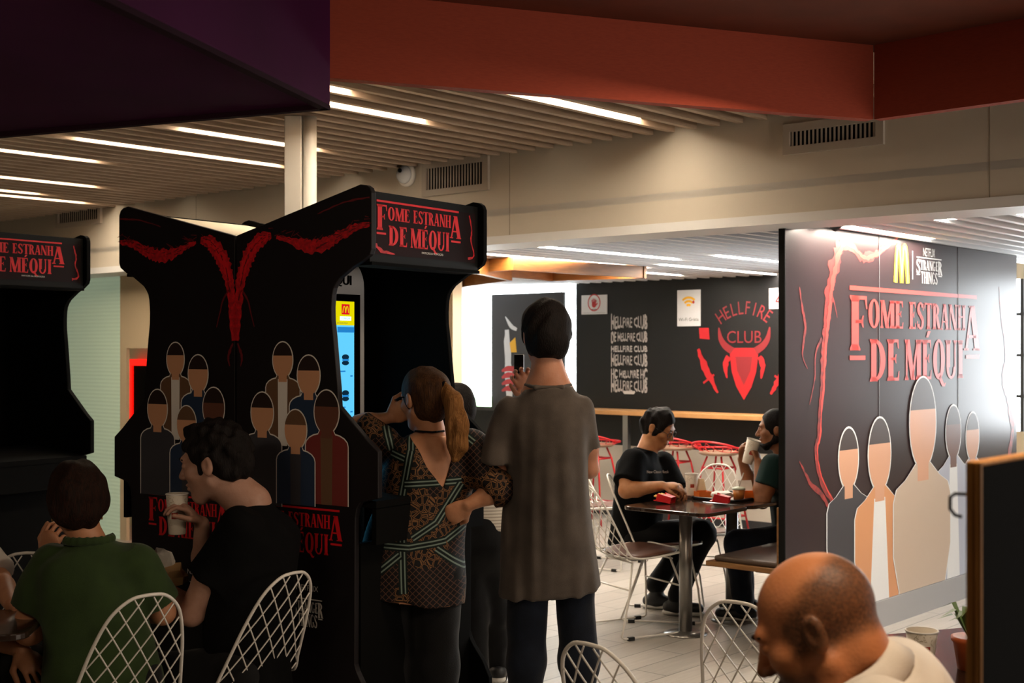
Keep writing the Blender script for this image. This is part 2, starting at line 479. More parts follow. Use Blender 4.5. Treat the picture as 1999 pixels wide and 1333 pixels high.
far = [((1052, 470), (1300, 505), 'strip light in the white ceiling above the hands-off sign'),
       ((950, 482), (1220, 521), 'strip light in the white ceiling above the wooden coffer'),
       ((1320, 512), (1520, 537), 'strip light in the white ceiling above the red horned emblem'),
       ((1440, 494), (1530, 508), 'short strip light in the white ceiling beside the graphic partition'),
       ((1276, 528), (1325, 535), 'tiny strip light in the white ceiling right of the wooden coffer'),
       ((1622, 428), (1856, 463), 'strip light in the white ceiling right above the graphic partition'),
       ((1776, 414), (1850, 428), 'short strip light in the white ceiling beside the cream bulkhead at right'),
       ((1960, 401), (2100, 425), 'strip light in the white ceiling at the right edge')]
for a, b, lab in far: strip_light(*a, *b, 2.335, m_led_far, lab, 0.092)

# bulkhead between the two ceilings
mb = MB(); rbox(mb, 0.0, 0.32, -6.5, 12.2, 2.305, 3.0)
fas = struct(place(mb.build('wall_bulkhead', m_fascia)))
mb = MB(); rbox(mb, -0.012, 0.33, -6.5, 12.2, 2.285, 2.335)
struct(place(mb.build('trim_1', m_trimw)))
m_joint = M('joint_line', '#8d8272', 0.8)
for px in (383, 995, 1932):
    p = on_plane(px, 300, O0, DR); b = (p - O0).dot(DL)
    mb = MB(); rbox(mb, -0.0015, 0.001, b - 0.002, b + 0.002, 2.335, 2.99)
    struct(place(mb.build('trim_2', m_joint)))

# vents on the bulkhead
def vent(px0, px1, py_top, py_bot, label):
    pm = (px0 + px1) / 2
    b1 = (on_plane(px0, 300, O0, DR) - O0).dot(DL); b0 = (on_plane(px1, 300, O0, DR) - O0).dot(DL)
    z0 = on_plane(pm, py_bot, O0, DR).z; z1 = on_plane(pm, py_top, O0, DR).z
    t = thing('air_vent', label, 'vent', R(-0.001, b0, z0), ROOM_ROT)
    w, h = b1 - b0, z1 - z0
    mb = MB(); mb.box((-0.004, 0.01, 0.01), (0.0, w - 0.01, h - 0.01)); mb.build('backing', m_pitch, t)
    mb = MB(); fw = 0.04
    for lo, hi in (((-0.022, 0, 0), (0, w, fw)), ((-0.022, 0, h - fw), (0, w, h)), ((-0.022, 0, fw), (0, fw, h - fw)), ((-0.022, w - fw, fw), (0, w, h - fw))):
        mb.box(lo, hi)
    mb.build('frame', M('vent_frame', '#b5aca0', 0.5), t)
    n = 20
    for i in range(n):
        y = fw + (w - 2 * fw) * (i + 0.5) / n
        mb = MB(); mb.box((-0.014, y - 0.0045, fw), (-0.009, y + 0.0045, h - fw)); mb.build('louvre', MATS['vent_frame'], t)
vent(1532, 1728, 232, 293, 'air vent with upright louvres below the corner of the terracotta beam')
vent(828, 957, 310, 378, 'air vent with upright louvres above the marquee of the middle cabinet')
vent(113, 200, 390, 441, 'small air vent at left above the far cabinet')

# dome camera
p = on_plane(797, 342, O0, DR)
t = thing('dome_camera', 'small white dome camera on the cream bulkhead left of the middle vent', 'camera', p, ROOM_ROT)
mb = MB(); Mx = Matrix.Rotation(-math.pi/2, 4, 'Y')
mb.lathe([(0.001, -0.001), (0.075, 0.0), (0.075, 0.022), (0.066, 0.03), (0.001, 0.03)], 24, mat=Mx); mb.build('housing', m_white, t)
mb = MB(); mb.lathe([(0.06, 0.03)] + [(0.06 * math.cos(a), 0.03 + 0.055 * math.sin(a)) for a in (0.3, 0.6, 0.9, 1.2, 1.5)], 20, mat=Mx); mb.build('dome', M('dome_shell', '#cfd3d8', 0.15, coat=0.5), t)
mb = MB(); mb.lathe([(0.001, 0.085), (0.014, 0.086), (0.014, 0.094), (0.001, 0.096)], 12, mat=Matrix.Translation((0, -0.015, 0.02)) @ Mx); mb.build('lens', m_pitch, t)

# left wall behind the cabinets: frosted green glass, cream wall, recess with a red framed menu board
m_cream = M('wall_cream', '#c9b698', 0.6)
b_edge = 6.66
mg = NX('frosted_glass', 0.35, 0.4)
ln = mg.f('SINE', mg.f('MULTIPLY', mg.z, 190.0))
mg.color(mg.mix(mg.f('MULTIPLY', mg.f('ADD', ln, 1.0), 0.5), '#b4c6ae', '#bccdb6'))
mg.bump(ln, 0.2, 0.003)
mg.b.inputs['Emission Color'].default_value = lin('#b8cdb0'); mg.b.inputs['Emission Strength'].default_value = 0.16
mb = MB(); rbox(mb, 0.34, 0.37, b_edge, 11.9, 0.0, 2.285)
pane = place(mb.build('window_1', mg.m)); struct(pane)
mb = MB()
b_rec = 6.56
rbox(mb, 0.33, 0.36, b_rec, b_edge, 0, 2.285)                     # pier
rbox(mb, 0.33, 0.42, 3.2, b_rec, 1.66, 2.285)                     # over the recess
rbox(mb, 0.33, 0.5, 3.2, 4.6, 0, 1.66)                           # right of the recess
rbox(mb, 0.9, 1.0, 3.2, 12.2, 0, 2.46)                           # back of the recess
struct(place(mb.build('wall_recess', m_cream)))
mb = MB(); rbox(mb, 0.48, 0.9, 11.9, 12.0, 0, 2.3); struct(place(mb.build('wall_recess_end', m_cream)))
t = thing('menu_board', 'black board with a glowing red frame in the recess left of the middle cabinet', 'sign', R(0.86, 7.24, 0), ROOM_ROT)
mb = MB(); mb.box((-0.03, -1.2, 0.5), (0.03, 0.0, 1.5)); mb.build('panel', m_pitch, t)
mb = MB()
for lo, hi in (((-0.05, -1.25, 1.5), (0.03, 0.05, 1.56)), ((-0.05, -0.0, 0.44), (0.03, 0.06, 1.5)), ((-0.05, -1.25, 0.44), (0.03, 0.0, 0.5)), ((-0.05, -1.26, 0.5), (0.03, -1.2, 1.5))):
    mb.box(lo, hi)
mb.build('frame', M('red_neon', '#d01010', 0.4, emit='#ff1208', estr=0.7), t)

# far wall: black upper part, white lower part, window opening
m_wallblack = M('wall_black', '#131315', 0.5, spec=0.3)
A_FAR = 4.5
mb = MB()
rbox(mb, A_FAR, A_FAR + 0.1, 1.35, 4.93, 0.7, 2.46)
rbox(mb, A_FAR, A_FAR + 0.1, 4.93, 8.4, 0.7, 1.02)
rbox(mb, A_FAR, A_FAR + 0.1, 7.6, 8.4, 1.02, 2.46)
struct(place(mb.build('wall_back', m_wallblack)))
mb = MB(); rbox(mb, A_FAR, A_FAR + 0.1, 1.35, 8.4, 0, 0.7)
struct(place(mb.build('wall_back_lower', M('wall_offwhite', '#bfb6aa', 0.6))))
mb = MB(); rbox(mb, A_FAR - 0.012, A_FAR, 1.35, 8.3, 0, 0.08)
struct(place(mb.build('baseboard_back', M('baseboard_dark', '#2b2b2e', 0.5))))
mb = MB(); rbox(mb, 1.0, 5.4, 8.4, 8.5, 0, 2.5); struct(place(mb.build('wall_left_far', m_cream)))
m_day = NX('daylight_pane', 0.3, 0.2)
m_day.b.inputs['Base Color'].default_value = (0, 0, 0, 1)
nse = m_day.noise(5.0, 4)
low = m_day.f('LESS_THAN', m_day.z, m_day.f('ADD', 1.06, m_day.f('MULTIPLY', nse, 0.16)))
m_day.nt.links.new(m_day.mix(low, '#f6ffff', '#8fb58a'), m_day.b.inputs['Emission Color'])
m_day.b.inputs['Emission Strength'].default_value = 7.0
mb = MB(); rbox(mb, A_FAR + 0.06, A_FAR + 0.08, 4.93, 7.6, 1.02, 2.42)
w = struct(place(mb.build('window_2', m_day.m)))
mb = MB()
for lo, hi in (((A_FAR - 0.01, 4.9, 0.99), (A_FAR + 0.1, 7.6, 1.03)), ((A_FAR + 0.02, 6.98, 1.03), (A_FAR + 0.06, 7.02, 2.42))): mb.box(lo, hi)
mb.build('window_frame', M('frame_dark', '#26282a', 0.5), w)

# daylight windows at the right, seen past the partition
m_day2 = M('daylight_pane_right', '#000000', 0.3, emit='#f4fbff', estr=4.5)
mb = MB()
rbox(mb, 5.25, 5.35, -9, 1.4, 0, 0.95); rbox(mb, 5.25, 5.35, -9, 1.4, 2.25, 2.5); rbox(mb, 5.25, 5.35, -9, -5.2, 0.95, 2.25)
rbox(mb, 5.25, 5.35, -4.2, -1.1, 0.95, 2.25); rbox(mb, 5.25, 5.35, 1.3, 1.4, 0.95, 2.25)
struct(place(mb.build('wall_back_right', m_cream)))
mb = MB(); rbox(mb, 4.5, 5.35, 1.35, 1.45, 0, 2.5); struct(place(mb.build('wall_return', m_cream)))
for n, (b0, b1) in enumerate(((-1.1, 1.3), (-5.2, -4.2))):
    mb = MB(); rbox(mb, 5.3, 5.32, b0, b1, 0.95, 2.25)
    w = struct(place(mb.build('window_%d' % (n + 3), m_day2)))
    mb = MB(); k = int((b1 - b0) / 0.5)
    for i in range(1, k): rbox(mb, 5.27, 5.3, b0 + (b1-b0)*i/k - 0.015, b0 + (b1-b0)*i/k + 0.015, 0.95, 2.25)
    for z in (1.25, 1.6, 1.95): rbox(mb, 5.275, 5.3, b0, b1, z - 0.012, z + 0.012)
    mb.build('window_frame', MATS['frame_dark'], w)

# ------------------------------------------------------------------ hanging coffers
def coffer_wall(p0, p1, z0, z1, th, side):
    """upright board from p0 to p1 (xy), thickness th towards side"""
    p0, p1 = Vector((p0[0], p0[1], 0)), Vector((p1[0], p1[1], 0))
    n = Vector((-(p1-p0).y, (p1-p0).x, 0)).normalized() * (th * side)
    mb = MB(); mb.prism([p0 + Vector((0, 0, z0)), p1 + Vector((0, 0, z0)), p1 + n + Vector((0, 0, z0)), p0 + n + Vector((0, 0, z0))], (0, 0, z1 - z0))
    return mb
ZB, ZT = 2.518, 2.80
cx = at(1705, 233, (ZB - CAMZ) * FPX / (CY - 233)); corner = Vector((cx.x, cx.y, 0))
dl_ = Vector((0.932, 0.363, 0)).normalized()
pl = on_z(645, 152, ZB); dl_ = (corner - Vector((pl.x, pl.y, 0))).normalized()
pr = on_z(1999, 193, ZB); dr_ = (Vector((pr.x, pr.y, 0)) - corner).normalized()
left_end = corner - dl_ * 2.6; right_end = corner + dr_ * 2.2
cof = thing('ceiling_coffer', 'terracotta hanging ceiling coffer in front of the cream bulkhead', 'ceiling panel', (0, 0, 0))
coffer_wall(left_end, corner, ZB, 2.99, 0.05, 1).build('long_board', m_orange, cof)
coffer_wall(corner + dr_ * 0.003, right_end, ZB, 2.99, 0.05, 1).build('side_board', m_orange, cof)
mb = MB()
mb.prism([Vector((q.x, q.y, ZT)) for q in (left_end, corner + (left_end - corner).normalized() * 0.0, right_end, right_end + Vector((-0.3, -2.0, 0)), left_end + Vector((0.4, -1.3, 0)))], (0, 0, 0.018))
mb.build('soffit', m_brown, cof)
mb = MB(); mb.tube([left_end + Vector((0.3, 0.2, 2.9)), left_end + Vector((0.3, 0.2, 3.0))], 0.01); mb.tube([corner + Vector((-0.2, -0.2, 2.86)), corner + Vector((-0.2, -0.2, 3.0))], 0.01)
mb.build('hanger', m_steel, cof)

pc = on_z(645, 215, 2.40); C = Vector((pc.x, pc.y, 0))
dn = Vector((on_z(420, 106, 2.40).x, on_z(420, 106, 2.40).y, 0)); dn = (dn - C).normalized()
df = Vector((on_z(0, 270, 2.40).x, on_z(0, 270, 2.40).y, 0)); df = (df - C).normalized()
q = [C, C + df * 2.6, C + df * 2.6 + dn * 2.4, C + dn * 2.4]
pb = thing('ceiling_coffer', 'dark purple hanging ceiling box at the upper left', 'ceiling panel', (0, 0, 0))
mb = MB(); mb.prism([v + Vector((0, 0, 2.415)) for v in q], (0, 0, 0.58)); mb.build('box', m_purple, pb, 0.004)
mb = MB()
for i in range(4):
    a, b = q[i], q[(i+1) % 4]
    t_ = (b - a).normalized(); n_ = Vector((-t_.y, t_.x, 0)) * (1 if ((sum(q, Vector())/4 - a).dot(Vector((-t_.y, t_.x, 0))) > 0) else -1)
    mb.prism([a + Vector((0, 0, 2.40)), b + Vector((0, 0, 2.40)), b + n_ * 0.03 + Vector((0, 0, 2.40)), a + n_ * 0.03 + Vector((0, 0, 2.40))], (0, 0, 0.015))
mb.build('edge_trim', M('purple_trim', '#220c18', 0.8, spec=0.08), pb)

# wooden coffers of the far ceiling
m_oak = M('oak_amber', '#86521f', 0.5, noise='#754515', nscale=8, stretch=(1, 1, 10))
def far_coffer(pts, z0, z1, label):
    """closed frame of boards on points (px,py at z0)"""
    P = [on_z(x, y, z0) for x, y in pts]; P = [Vector((p.x, p.y, 0)) for p in P]
    t = thing('ceiling_coffer', label, 'ceiling panel', (0, 0, 0))
    c = sum(P, Vector()) / len(P)
    for i in range(len(P)):
        a, b = P[i], P[(i+1) % len(P)]
        n_ = Vector((-(b-a).y, (b-a).x, 0)).normalized(); side = 1 if (c - a).dot(n_) > 0 else -1
        coffer_wall(a, b, z0, z1, 0.04, side).build('board', m_oak, t)
    return t, P
P = [(1262, 543), (1002, 527), (905, 533), (1075, 549)]
t, P = far_coffer(P, 2.22, 2.315, 'amber wooden ceiling coffer hanging in the white ceiling, right one')
P2 = [(1000, 548), (900, 526), (800, 540), (900, 562)]
t, P2 = far_coffer(P2, 2.19, 2.315, 'amber wooden ceiling coffer half hidden by the middle cabinet marquee')

# white post with a round pipe
t = thing('post', 'white square post with a round pipe rising behind the middle cabinet', 'post', at(575, 600, 6.55) * 1.0, 0)
t.location.z = 0
mb = MB(); mb.box((-0.045, -0.04, 0), (0.04, 0.045, 2.82)); mb.build('square_tube', M('post_paint', '#b9b5ad', 0.6), t, 0.004)
mb = MB(); mb.tube([(0.078, 0.0, 0), (0.078, 0.0, 2.82)], 0.034, 20); mb.build('pipe', MATS['post_paint'], t)
# ------------------------------------------------------------------ arcade-style cabinets
TH = math.radians(34.5)
DK = Vector((math.cos(TH), -math.sin(TH), 0)); DW = Vector((math.sin(TH), math.cos(TH), 0))
SEAM = Vector((-0.2134 * 5.1, 5.1, 0)); KW = 0.72
def on_side(px, py):
    p = on_plane(px, py, SEAM, DW)
    return (p - SEAM).dot(DK), p.z
prof_px = [(460, 460), (690, 365), (703, 359.5), (715, 361), (722, 366), (725.5, 376), (725.5, 485), (722, 496), (706, 510), (688, 521), (672.5, 534), (662, 543), (655.6, 552.6),
           (651, 562), (648.5, 575), (647, 600), (647.5, 625), (650.5, 654), (659, 755), (661, 793), (717, 860), (738, 882), (738, 973),
           (715, 978), (702, 982), (696, 993), (693.5, 1010), (693, 1030), (692, 1297), (696, 1312), (704, 1330), (722, 1362), (736, 1400)]
PROF = [on_side(*p) for p in prof_px]
PROF = [(0.004, PROF[0][1])] + PROF[1:]
zlast = PROF[-1]
PROF += [(zlast[0] + 0.01, 0.02), (zlast[0] + 0.01, 0.0), (0.004, 0.0)]
m_cab = M('cabinet_print_black', '#151113', 0.55, spec=0.25, noise='#130d10', nscale=4)
m_edge = M('cabinet_edge', '#070707', 0.6, spec=0.2)
m_red = M('print_red', '#e0121f', 0.5)
m_vine = M('print_vine_red', '#dc1220', 0.5, noise='#a00c16', nscale=60)
m_vdark = M('print_vine_dark', '#6a0d16', 0.5)
m_pwhite = M('print_white', '#ece8e2', 0.5)
m_marq = M('marquee_print', '#1c1013', 0.7, spec=0.15, noise='#240f12', nscale=3)
m_rooft = M('raw_board', '#d8cbb2', 0.6)
m_skinp = M('print_tan', '#d69e78', 0.5)
m_skind = M('print_umber', '#6a4030', 0.5)
m_hairp = M('print_dark_brown', '#251510', 0.5)
m_navy = M('print_navy', '#1e3350', 0.5)
m_grey = M('print_charcoal', '#3a3a42', 0.5)
m_jackb = M('print_jacket_brown', '#6e5038', 0.5)
m_maroon = M('print_maroon', '#7a2c28', 0.5)
ART = [m_red, m_vine, m_vdark, m_pwhite, m_skinp, m_skind, m_hairp, m_navy, m_grey, m_jackb, m_maroon]
A_RED, A_VINE, A_VD, A_WHITE, A_TAN, A_UMB, A_HAIR, A_NAVY, A_GREY, A_JACK, A_MAR = range(11)

def bust(dec, x, y0, y1, w, cols, layer, sx=1):
    """anonymous pictogram: plain oval head and shoulders in flat colour areas, with a pale outline"""
    top, face, coat, inner = cols
    hw = w * 0.29; hh = hw * 1.32; cy = y1 - hh
    sh = cy - hh * 1.15                       # shoulder line
    def body(e):
        r = w / 2 + e
        o = [(x - r, y0), (x + r, y0), (x + r, sh - w * 0.16)]
        o += [(x + hw * 0.42 + (r - hw * 0.42) * math.cos(a), sh - w * 0.16 + (w * 0.2 + e) * math.sin(a)) for a in (0.35, 0.7, 1.05, 1.35)]
        o += [(x + hw * 0.45 + e, sh + hh * 0.4), (x - hw * 0.45 - e, sh + hh * 0.4)]
        o += [(x - hw * 0.42 - (r - hw * 0.42) * math.cos(a), sh - w * 0.16 + (w * 0.2 + e) * math.sin(a)) for a in (1.35, 1.05, 0.7, 0.35)]
        return o + [(x - r, sh - w * 0.16)]
    e = 0.005
    dec.poly(body(e), A_WHITE, layer); dec.disc(x, cy, hw + e, hh + e, A_WHITE, layer)
    dec.poly(body(0), coat, layer + 0.4)
    dec.poly([(x - w*0.13, y0), (x + w*0.13, y0), (x + hw*0.5, sh + 0.005), (x - hw*0.5, sh + 0.005)], inner, layer + 0.6)
    dec.poly(rect2(x - hw*0.42, sh - 0.006, x + hw*0.42, cy - hh*0.5), face, layer + 0.8)
    dec.disc(x, cy, hw, hh, face, layer + 1.0)
    n = 16                                    # darker upper third of the oval
    dec.poly([(x + hw * math.cos(a), cy + hh * math.sin(a)) for a in [0.25 + (math.pi - 0.5) * i / n for i in range(n + 1)]], top, layer + 1.2)

rnd = random.Random(7)
def side_art(parent, sgn, mirror):
    """print on the outside of a near side board; local u along +s, the figures keep their order left to right"""
    def to(px, py):
        s, z = on_side(px, py); return (s, z)
    n = Vector((0, -sgn, 0))
    d = Decal((0, 0, 0), (1, 0, 0), (0, 0, 1), n)
    # vines (mirrored about the seam)
    V = [[(722, 437), (690, 446), (660, 462), (640, 474), (615, 481), (590, 478), (560, 468), (540, 463)], [6, 10, 13, 15, 17, 14, 7, 4]]
    d.ribbon([to(*p) for p in V[0]], [w * 1.5 / 480 for w in V[1]], A_VINE, 0, 0.28, rnd, 7)
    d.ribbon([to(*p) for p in [(530, 460), (512, 466), (498, 480), (486, 500), (477, 525), (470, 550), (467, 580), (465, 620), (463, 665)]], [w * 1.45 / 480 for w in (8, 18, 22, 22, 20, 16, 14, 11, 7)], A_VINE, 0, 0.22, rnd, 7)
    d.ribbon([to(*p) for p in [(524, 462), (502, 474), (488, 496), (478, 520), (471, 548)]], [w * 1.6 / 480 for w in (5, 9, 10, 9, 6)], A_RED, 1, 0.5, rnd, 5)
    d.ribbon([to(*p) for p in [(472, 566), (484, 585), (490, 610), (497, 638)]], [w / 480 for w in (5, 4, 3, 2)], A_VD, 0, 0.2, rnd, 5)
    d.ribbon([to(*p) for p in [(464, 670), (470, 685), (473, 700), (470, 715)]], [w / 480 for w in (4, 6, 5, 2)], A_VD, 0, 0.3, rnd, 5)
    d.ribbon([to(*p) for p in [(722, 385), (670, 396), (620, 418)]], [3/480, 3/480, 2/480], A_VD, 0, 0.6, rnd, 6)
    for k in range(40):      # dark flecks running along the vines
        x = rnd.choice([rnd.uniform(545, 720), rnd.uniform(466, 525)]); yv = np.interp(x, [466, 477, 486, 498, 512, 530, 560, 590, 615, 640, 660, 690, 722], [590, 525, 500, 480, 466, 460, 468, 478, 481, 474, 462, 446, 437])
        dx = rnd.uniform(5, 12) if x > 530 else rnd.uniform(2, 5); dy = np.interp(x + dx, [466, 477, 486, 498, 512, 530, 560, 590, 615, 640, 660, 690, 722], [590, 525, 500, 480, 466, 460, 468, 478, 481, 474, 462, 446, 437]) - yv
        j = rnd.uniform(-7, 7)
        d.ribbon([to(x, yv + j), to(x + dx, yv + dy + j * 0.8)], [0.005, 0.002], A_VD, 2, 0.2, rnd, 2)
    for k in range(26):
        x = rnd.uniform(480, 720); yv = np.interp(x, [480, 520, 560, 600, 640, 690, 722], [500, 456, 462, 474, 466, 440, 428])
        p = to(x, yv + rnd.uniform(-12, 4)); q = to(x + rnd.uniform(6, 16), yv + rnd.uniform(-16, 2))
        d.ribbon([p, q], [0.004, 0.002], A_VD, 1, 0.2, rnd, 2)
    d.build('vine_print', ART, parent)
    # generic colour blocks in place of the portrait group, title below
    def fx(s): return -s if mirror else s
    o = 0.0 if not mirror else -0.605
    def X(px): return fx(to(px, 800)[0] + o)
    def Z(px, py): return to(px, py)[1]
    F = [(553, 668, 870, 76, (A_HAIR, A_TAN, A_JACK, A_WHITE)),
         (604, 694, 880, 84, (A_HAIR, A_TAN, A_NAVY, A_NAVY)),
         (514, 766, 985, 88, (A_HAIR, A_TAN, A_GREY, A_GREY)),
         (640, 762, 985, 90, (A_HAIR, A_UMB, A_MAR, A_JACK)),
         (580, 800, 985, 84, (A_JACK, A_TAN, A_NAVY, A_GREY))]
    for k, (px, yt, yb, w, cols) in enumerate(F):
        d = Decal((0, 0, 0), (1, 0, 0), (0, 0, 1), n)
        bust(d, X(px), Z(px, yb), Z(px, yt), w / 430, cols, 2 + 2 * k)
        d.build('figure_print', ART, parent)
    d = Decal((0, 0, 0), (1, 0, 0), (0, 0, 1), n)
    xa, za = to(493, 1049); xb, zb = to(668, 997)
    L = logo_polys()
    w = (xb - xa); h = 0.172
    x_left = fx(xb + o) if mirror else xa
    z0 = 0.80
    fl = -1 if mirror else 1
    d.polys(L, x_left + (w if mirror else 0), z0 + 0.078, fl * w / 3.0, h, A_RED, 1)
    d.build('title_lettering', ART, parent); d = Decal((0, 0, 0), (1, 0, 0), (0, 0, 1), n)
    # small credit lines
    zc = 0.66
    xm = fx(to(600, 900)[0] + o)
    d.polys(st_logo_polys(), xm - 0.075 * fl, zc - 0.06, 0.11 * fl, 0.11, A_WHITE, 1)
    d.text('NETFLIX', xm, zc + 0.085, 0.03, A_WHITE, 1, xs=fl)
    return d.build('credit_lettering', ART, parent)

def cabinet(label, sgn, loc, rz, near_art=True, mirror=False):
    """s outward = local x; far side = local y * sgn"""
    t = thing('arcade_cabinet', label, 'cabinet', loc, rz)
    th = 0.025
    for k, y0 in enumerate((0.0, (KW - th))):
        mb = MB()
        pts = [(s, sgn * y0, z) for s, z in PROF]
        mb.prism(pts, (0, sgn * th, 0))
        sp = mb.build('side_panel', m_cab if k == 0 else m_pitch, t)
        md = sp.modifiers.new('bevel', 'BEVEL'); md.width = 0.003; md.segments = 2; md.limit_method = 'ANGLE'; md.angle_limit = math.radians(50)
        if k == 0 and near_art: side_art(sp, sgn, mirror)
        if k == 1: SIDE_FAR.append(sp)
    ya, yb = sorted((sgn * th, sgn * (KW - th)))
    smax = max(s for s, z in PROF if z > 1.9)
    ztop = max(z for s, z in PROF)
    # marquee
    zm0, zm1 = 1.965, ztop - 0.022
    mb = MB(); mb.box((smax - 0.055, ya, zm0), (smax - 0.03, yb, zm1)); mq = mb.build('marquee', m_edge, t)
    d = Decal((smax - 0.03, ya if sgn > 0 else yb, 0), (0, sgn, 0), (0, 0, 1), (1, 0, 0), 0.002)
    W_ = KW - 2 * th
    d.poly(rect2(0.012, zm0 + 0.03, W_ - 0.02, zm1 - 0.03), 1, 0)
    d.polys(logo_polys(), 0.035, zm0 + 0.066, (W_ - 0.155) / 3.0, 0.165, 0, 1)
    d.ribbon([(0.0 + W_ - 0.06, zm1 - 0.04), (W_ - 0.045, zm1 - 0.1), (W_ - 0.05, zm1 - 0.14), (W_ - 0.03, zm1 - 0.2), (W_ - 0.07, zm0 + 0.045)], [0.006, 0.009, 0.006, 0.008, 0.012], 2, 1, 0.5, rnd, 5)
    d.ribbon([(0.02, zm0 + 0.07), (0.06, zm0 + 0.045), (0.14, zm0 + 0.035)], [0.02, 0.012, 0.004], 2, 1, 0.6, rnd, 5)
    d.text('PARTICIPE DA PROMOÇÃO', W_ * 0.55, zm0 + 0.05, 0.011, 3, 1)
    d.build('marquee_print', [m_red, m_marq, m_vine, m_pwhite], mq)
    # lip under the marquee, roof, back, lower front
    mb = MB(); mb.box((smax - 0.14, ya, zm0 - 0.012), (smax - 0.02, yb, zm0)); mb.build('marquee_soffit', m_pitch, t)
    z_s, z_t = PROF[0][1], ztop
    mb = MB(); mb.prism([(0.004, ya, z_s - 0.035), (smax - 0.056, ya, zm1 - 0.035), (smax - 0.056, ya, zm1 - 0.005), (0.004, ya, z_s - 0.005)], (0, yb - ya, 0)); mb.build('roof', m_rooft, t)
    mb = MB(); mb.box((0.004, ya, 0), (0.02, yb, z_s - 0.04)); mb.build('back_panel', m_pitch, t)
    slow = PROF[-5][0]
    mb = MB(); mb.box((slow - 0.09, ya, 0.0), (slow - 0.065, yb, 0.93)); mb.build('kick_panel', m_pitch, t)
    sfr = max(s for s, z in PROF if 0.9 < z < 1.3)
    mb = MB(); mb.prism([(0.26, ya, 1.13), (sfr - 0.03, ya, 1.09), (sfr - 0.03, ya, 1.06), (0.26, ya, 1.10)], (0, yb - ya, 0)); mb.build('shelf', m_pitch, t)
    mb = MB(); mb.box((sfr - 0.05, ya, 0.93), (sfr - 0.03, yb, 1.065)); mb.build('apron', m_pitch, t)
    # terminal standing inside
    return t
SIDE_FAR = []
RZK = math.atan2(DK.y, DK.x)
cab_r = cabinet('middle black arcade cabinet with a red-lettered marquee, open side facing right', 1, SEAM, RZK)
cab_l = cabinet('black arcade cabinet back to back with the middle one, open side facing left', -1, SEAM, RZK + math.pi, True, True)
OFF2 = Vector((-2.39, 6.86, 0)) - Vector((-0.13 * 1.03, 5.35, 0))
SEAM2 = SEAM + OFF2 + Vector((0.145, 0, 0))
cab2 = cabinet('black arcade cabinet cut off by the left edge, its red-lettered marquee in view', 1, SEAM2, RZK, True)

def terminal(label, seam, rz):
    t = thing('ordering_terminal', label, 'terminal', (seam.x, seam.y, 0), rz)
    y0, y1 = 0.11, 0.61
    def rr(y0, y1, z0, z1, r, n=8):
        o = []
        for cy, cz, a0 in ((y1 - r, z1 - r, 0), (y0 + r, z1 - r, 90), (y0 + r, z0 + 0.02, 180), (y1 - r, z0 + 0.02, 270)):
            rr_ = r if cz > 1 else 0.02
            for i in range(n + 1):
                a = math.radians(a0 + 90 * i / n); o.append((cy + rr_ * math.cos(a) + ((r - rr_) if cy > 0.35 else -(r - rr_)), cz + rr_ * math.sin(a)))
        return o
    mb = MB(); mb.prism([(0.035, y, z) for y, z in rr(y0, y1, 0.0, 2.035, 0.13)], (0.105, 0, 0)); mb.build('housing', M('terminal_white', '#c9cbd0', 0.4), t, 0.006)
    mb = MB(); mb.box((0.139, 0.145, 0.80), (0.145, 0.575, 1.875)); bz = mb.build('bezel', M('bezel_black', '#050506', 0.15), t)
    m_cy = M('screen_cyan', '#000000', 0.2, emit='#5cc0ea', estr=0.7)
    m_ye = M('screen_yellow', '#000000', 0.2, emit='#cfc400', estr=0.75)
    m_bl = M('screen_blue', '#000000', 0.2, emit='#1d6fb0', estr=0.8)
    m_rd = M('screen_red', '#000000', 0.2, emit='#b4101a', estr=0.9)
    m_wh = M('screen_white', '#000000', 0.2, emit='#d8f4f8', estr=0.9)
    m_dk = M('screen_dark', '#081018', 0.2, emit='#0a2a40', estr=0.5)
    d = Decal((0.145, 0, 0), (0, 1, 0), (0, 0, 1), (1, 0, 0), 0.0012)
    d.poly(rect2(0.18, 0.84, 0.535, 1.845), 0, 0)
    d.poly(rect2(0.18, 1.745, 0.535, 1.845), 1, 1)
    d.poly(rect2(0.455, 1.79, 0.505, 1.833), 3, 2)
    for k in (0, 1):      # two small arches
        d.ribbon([(0.462 + k*0.018, 1.797), (0.466 + k*0.018, 1.818), (0.471 + k*0.018, 1.824), (0.476 + k*0.018, 1.818), (0.480 + k*0.018, 1.797)], 0.004, 1, 3, 0, None, 4)
    d.poly(rect2(0.445, 1.765, 0.515, 1.782), 4, 2); d.text('COMEÇAR', 0.48, 1.773, 0.011, 2, 3)
    d.text('ESCOLHA AQUI', 0.46, 1.754, 0.009, 5, 2)
    for k in range(3): d.poly(rect2(0.2 + 0.115 * k, 1.715, 0.305 + 0.115 * k, 1.738), 2, 1)
    for z in (1.60, 1.45, 1.29, 1.13, 0.97):
        for y in (0.25, 0.48):
            d.disc(y, z + 0.012, 0.022, 0.012, 5, 1); d.disc(y, z - 0.012, 0.022, 0.010, 5, 1); d.poly(rect2(y - 0.02, z - 0.004, y + 0.02, z + 0.004), 2, 2)
            d.poly(rect2(y - 0.05, z - 0.05, y + 0.0, z - 0.044), 2, 1); d.poly(rect2(y + 0.03, z - 0.07, y + 0.045, z - 0.064), 2, 1)
    d.build('screen', [m_cy, m_ye, m_bl, m_rd, m_wh, m_dk], bz)
    d = Decal((0.14, 0, 0), (0, 1, 0), (0, 0, 1), (1, 0, 0), 0.002)
    for q in (-0.003, -0.0015, 0, 0.0015, 0.003): d.text('AQUI', 0.526 + q, 1.932, 0.058, 0, 0, xs=1.05, align='RIGHT')
    d.build('lettering', [m_pitch], t)
    return t
terminal('white ordering terminal with a lit menu screen inside the middle cabinet', SEAM, RZK)
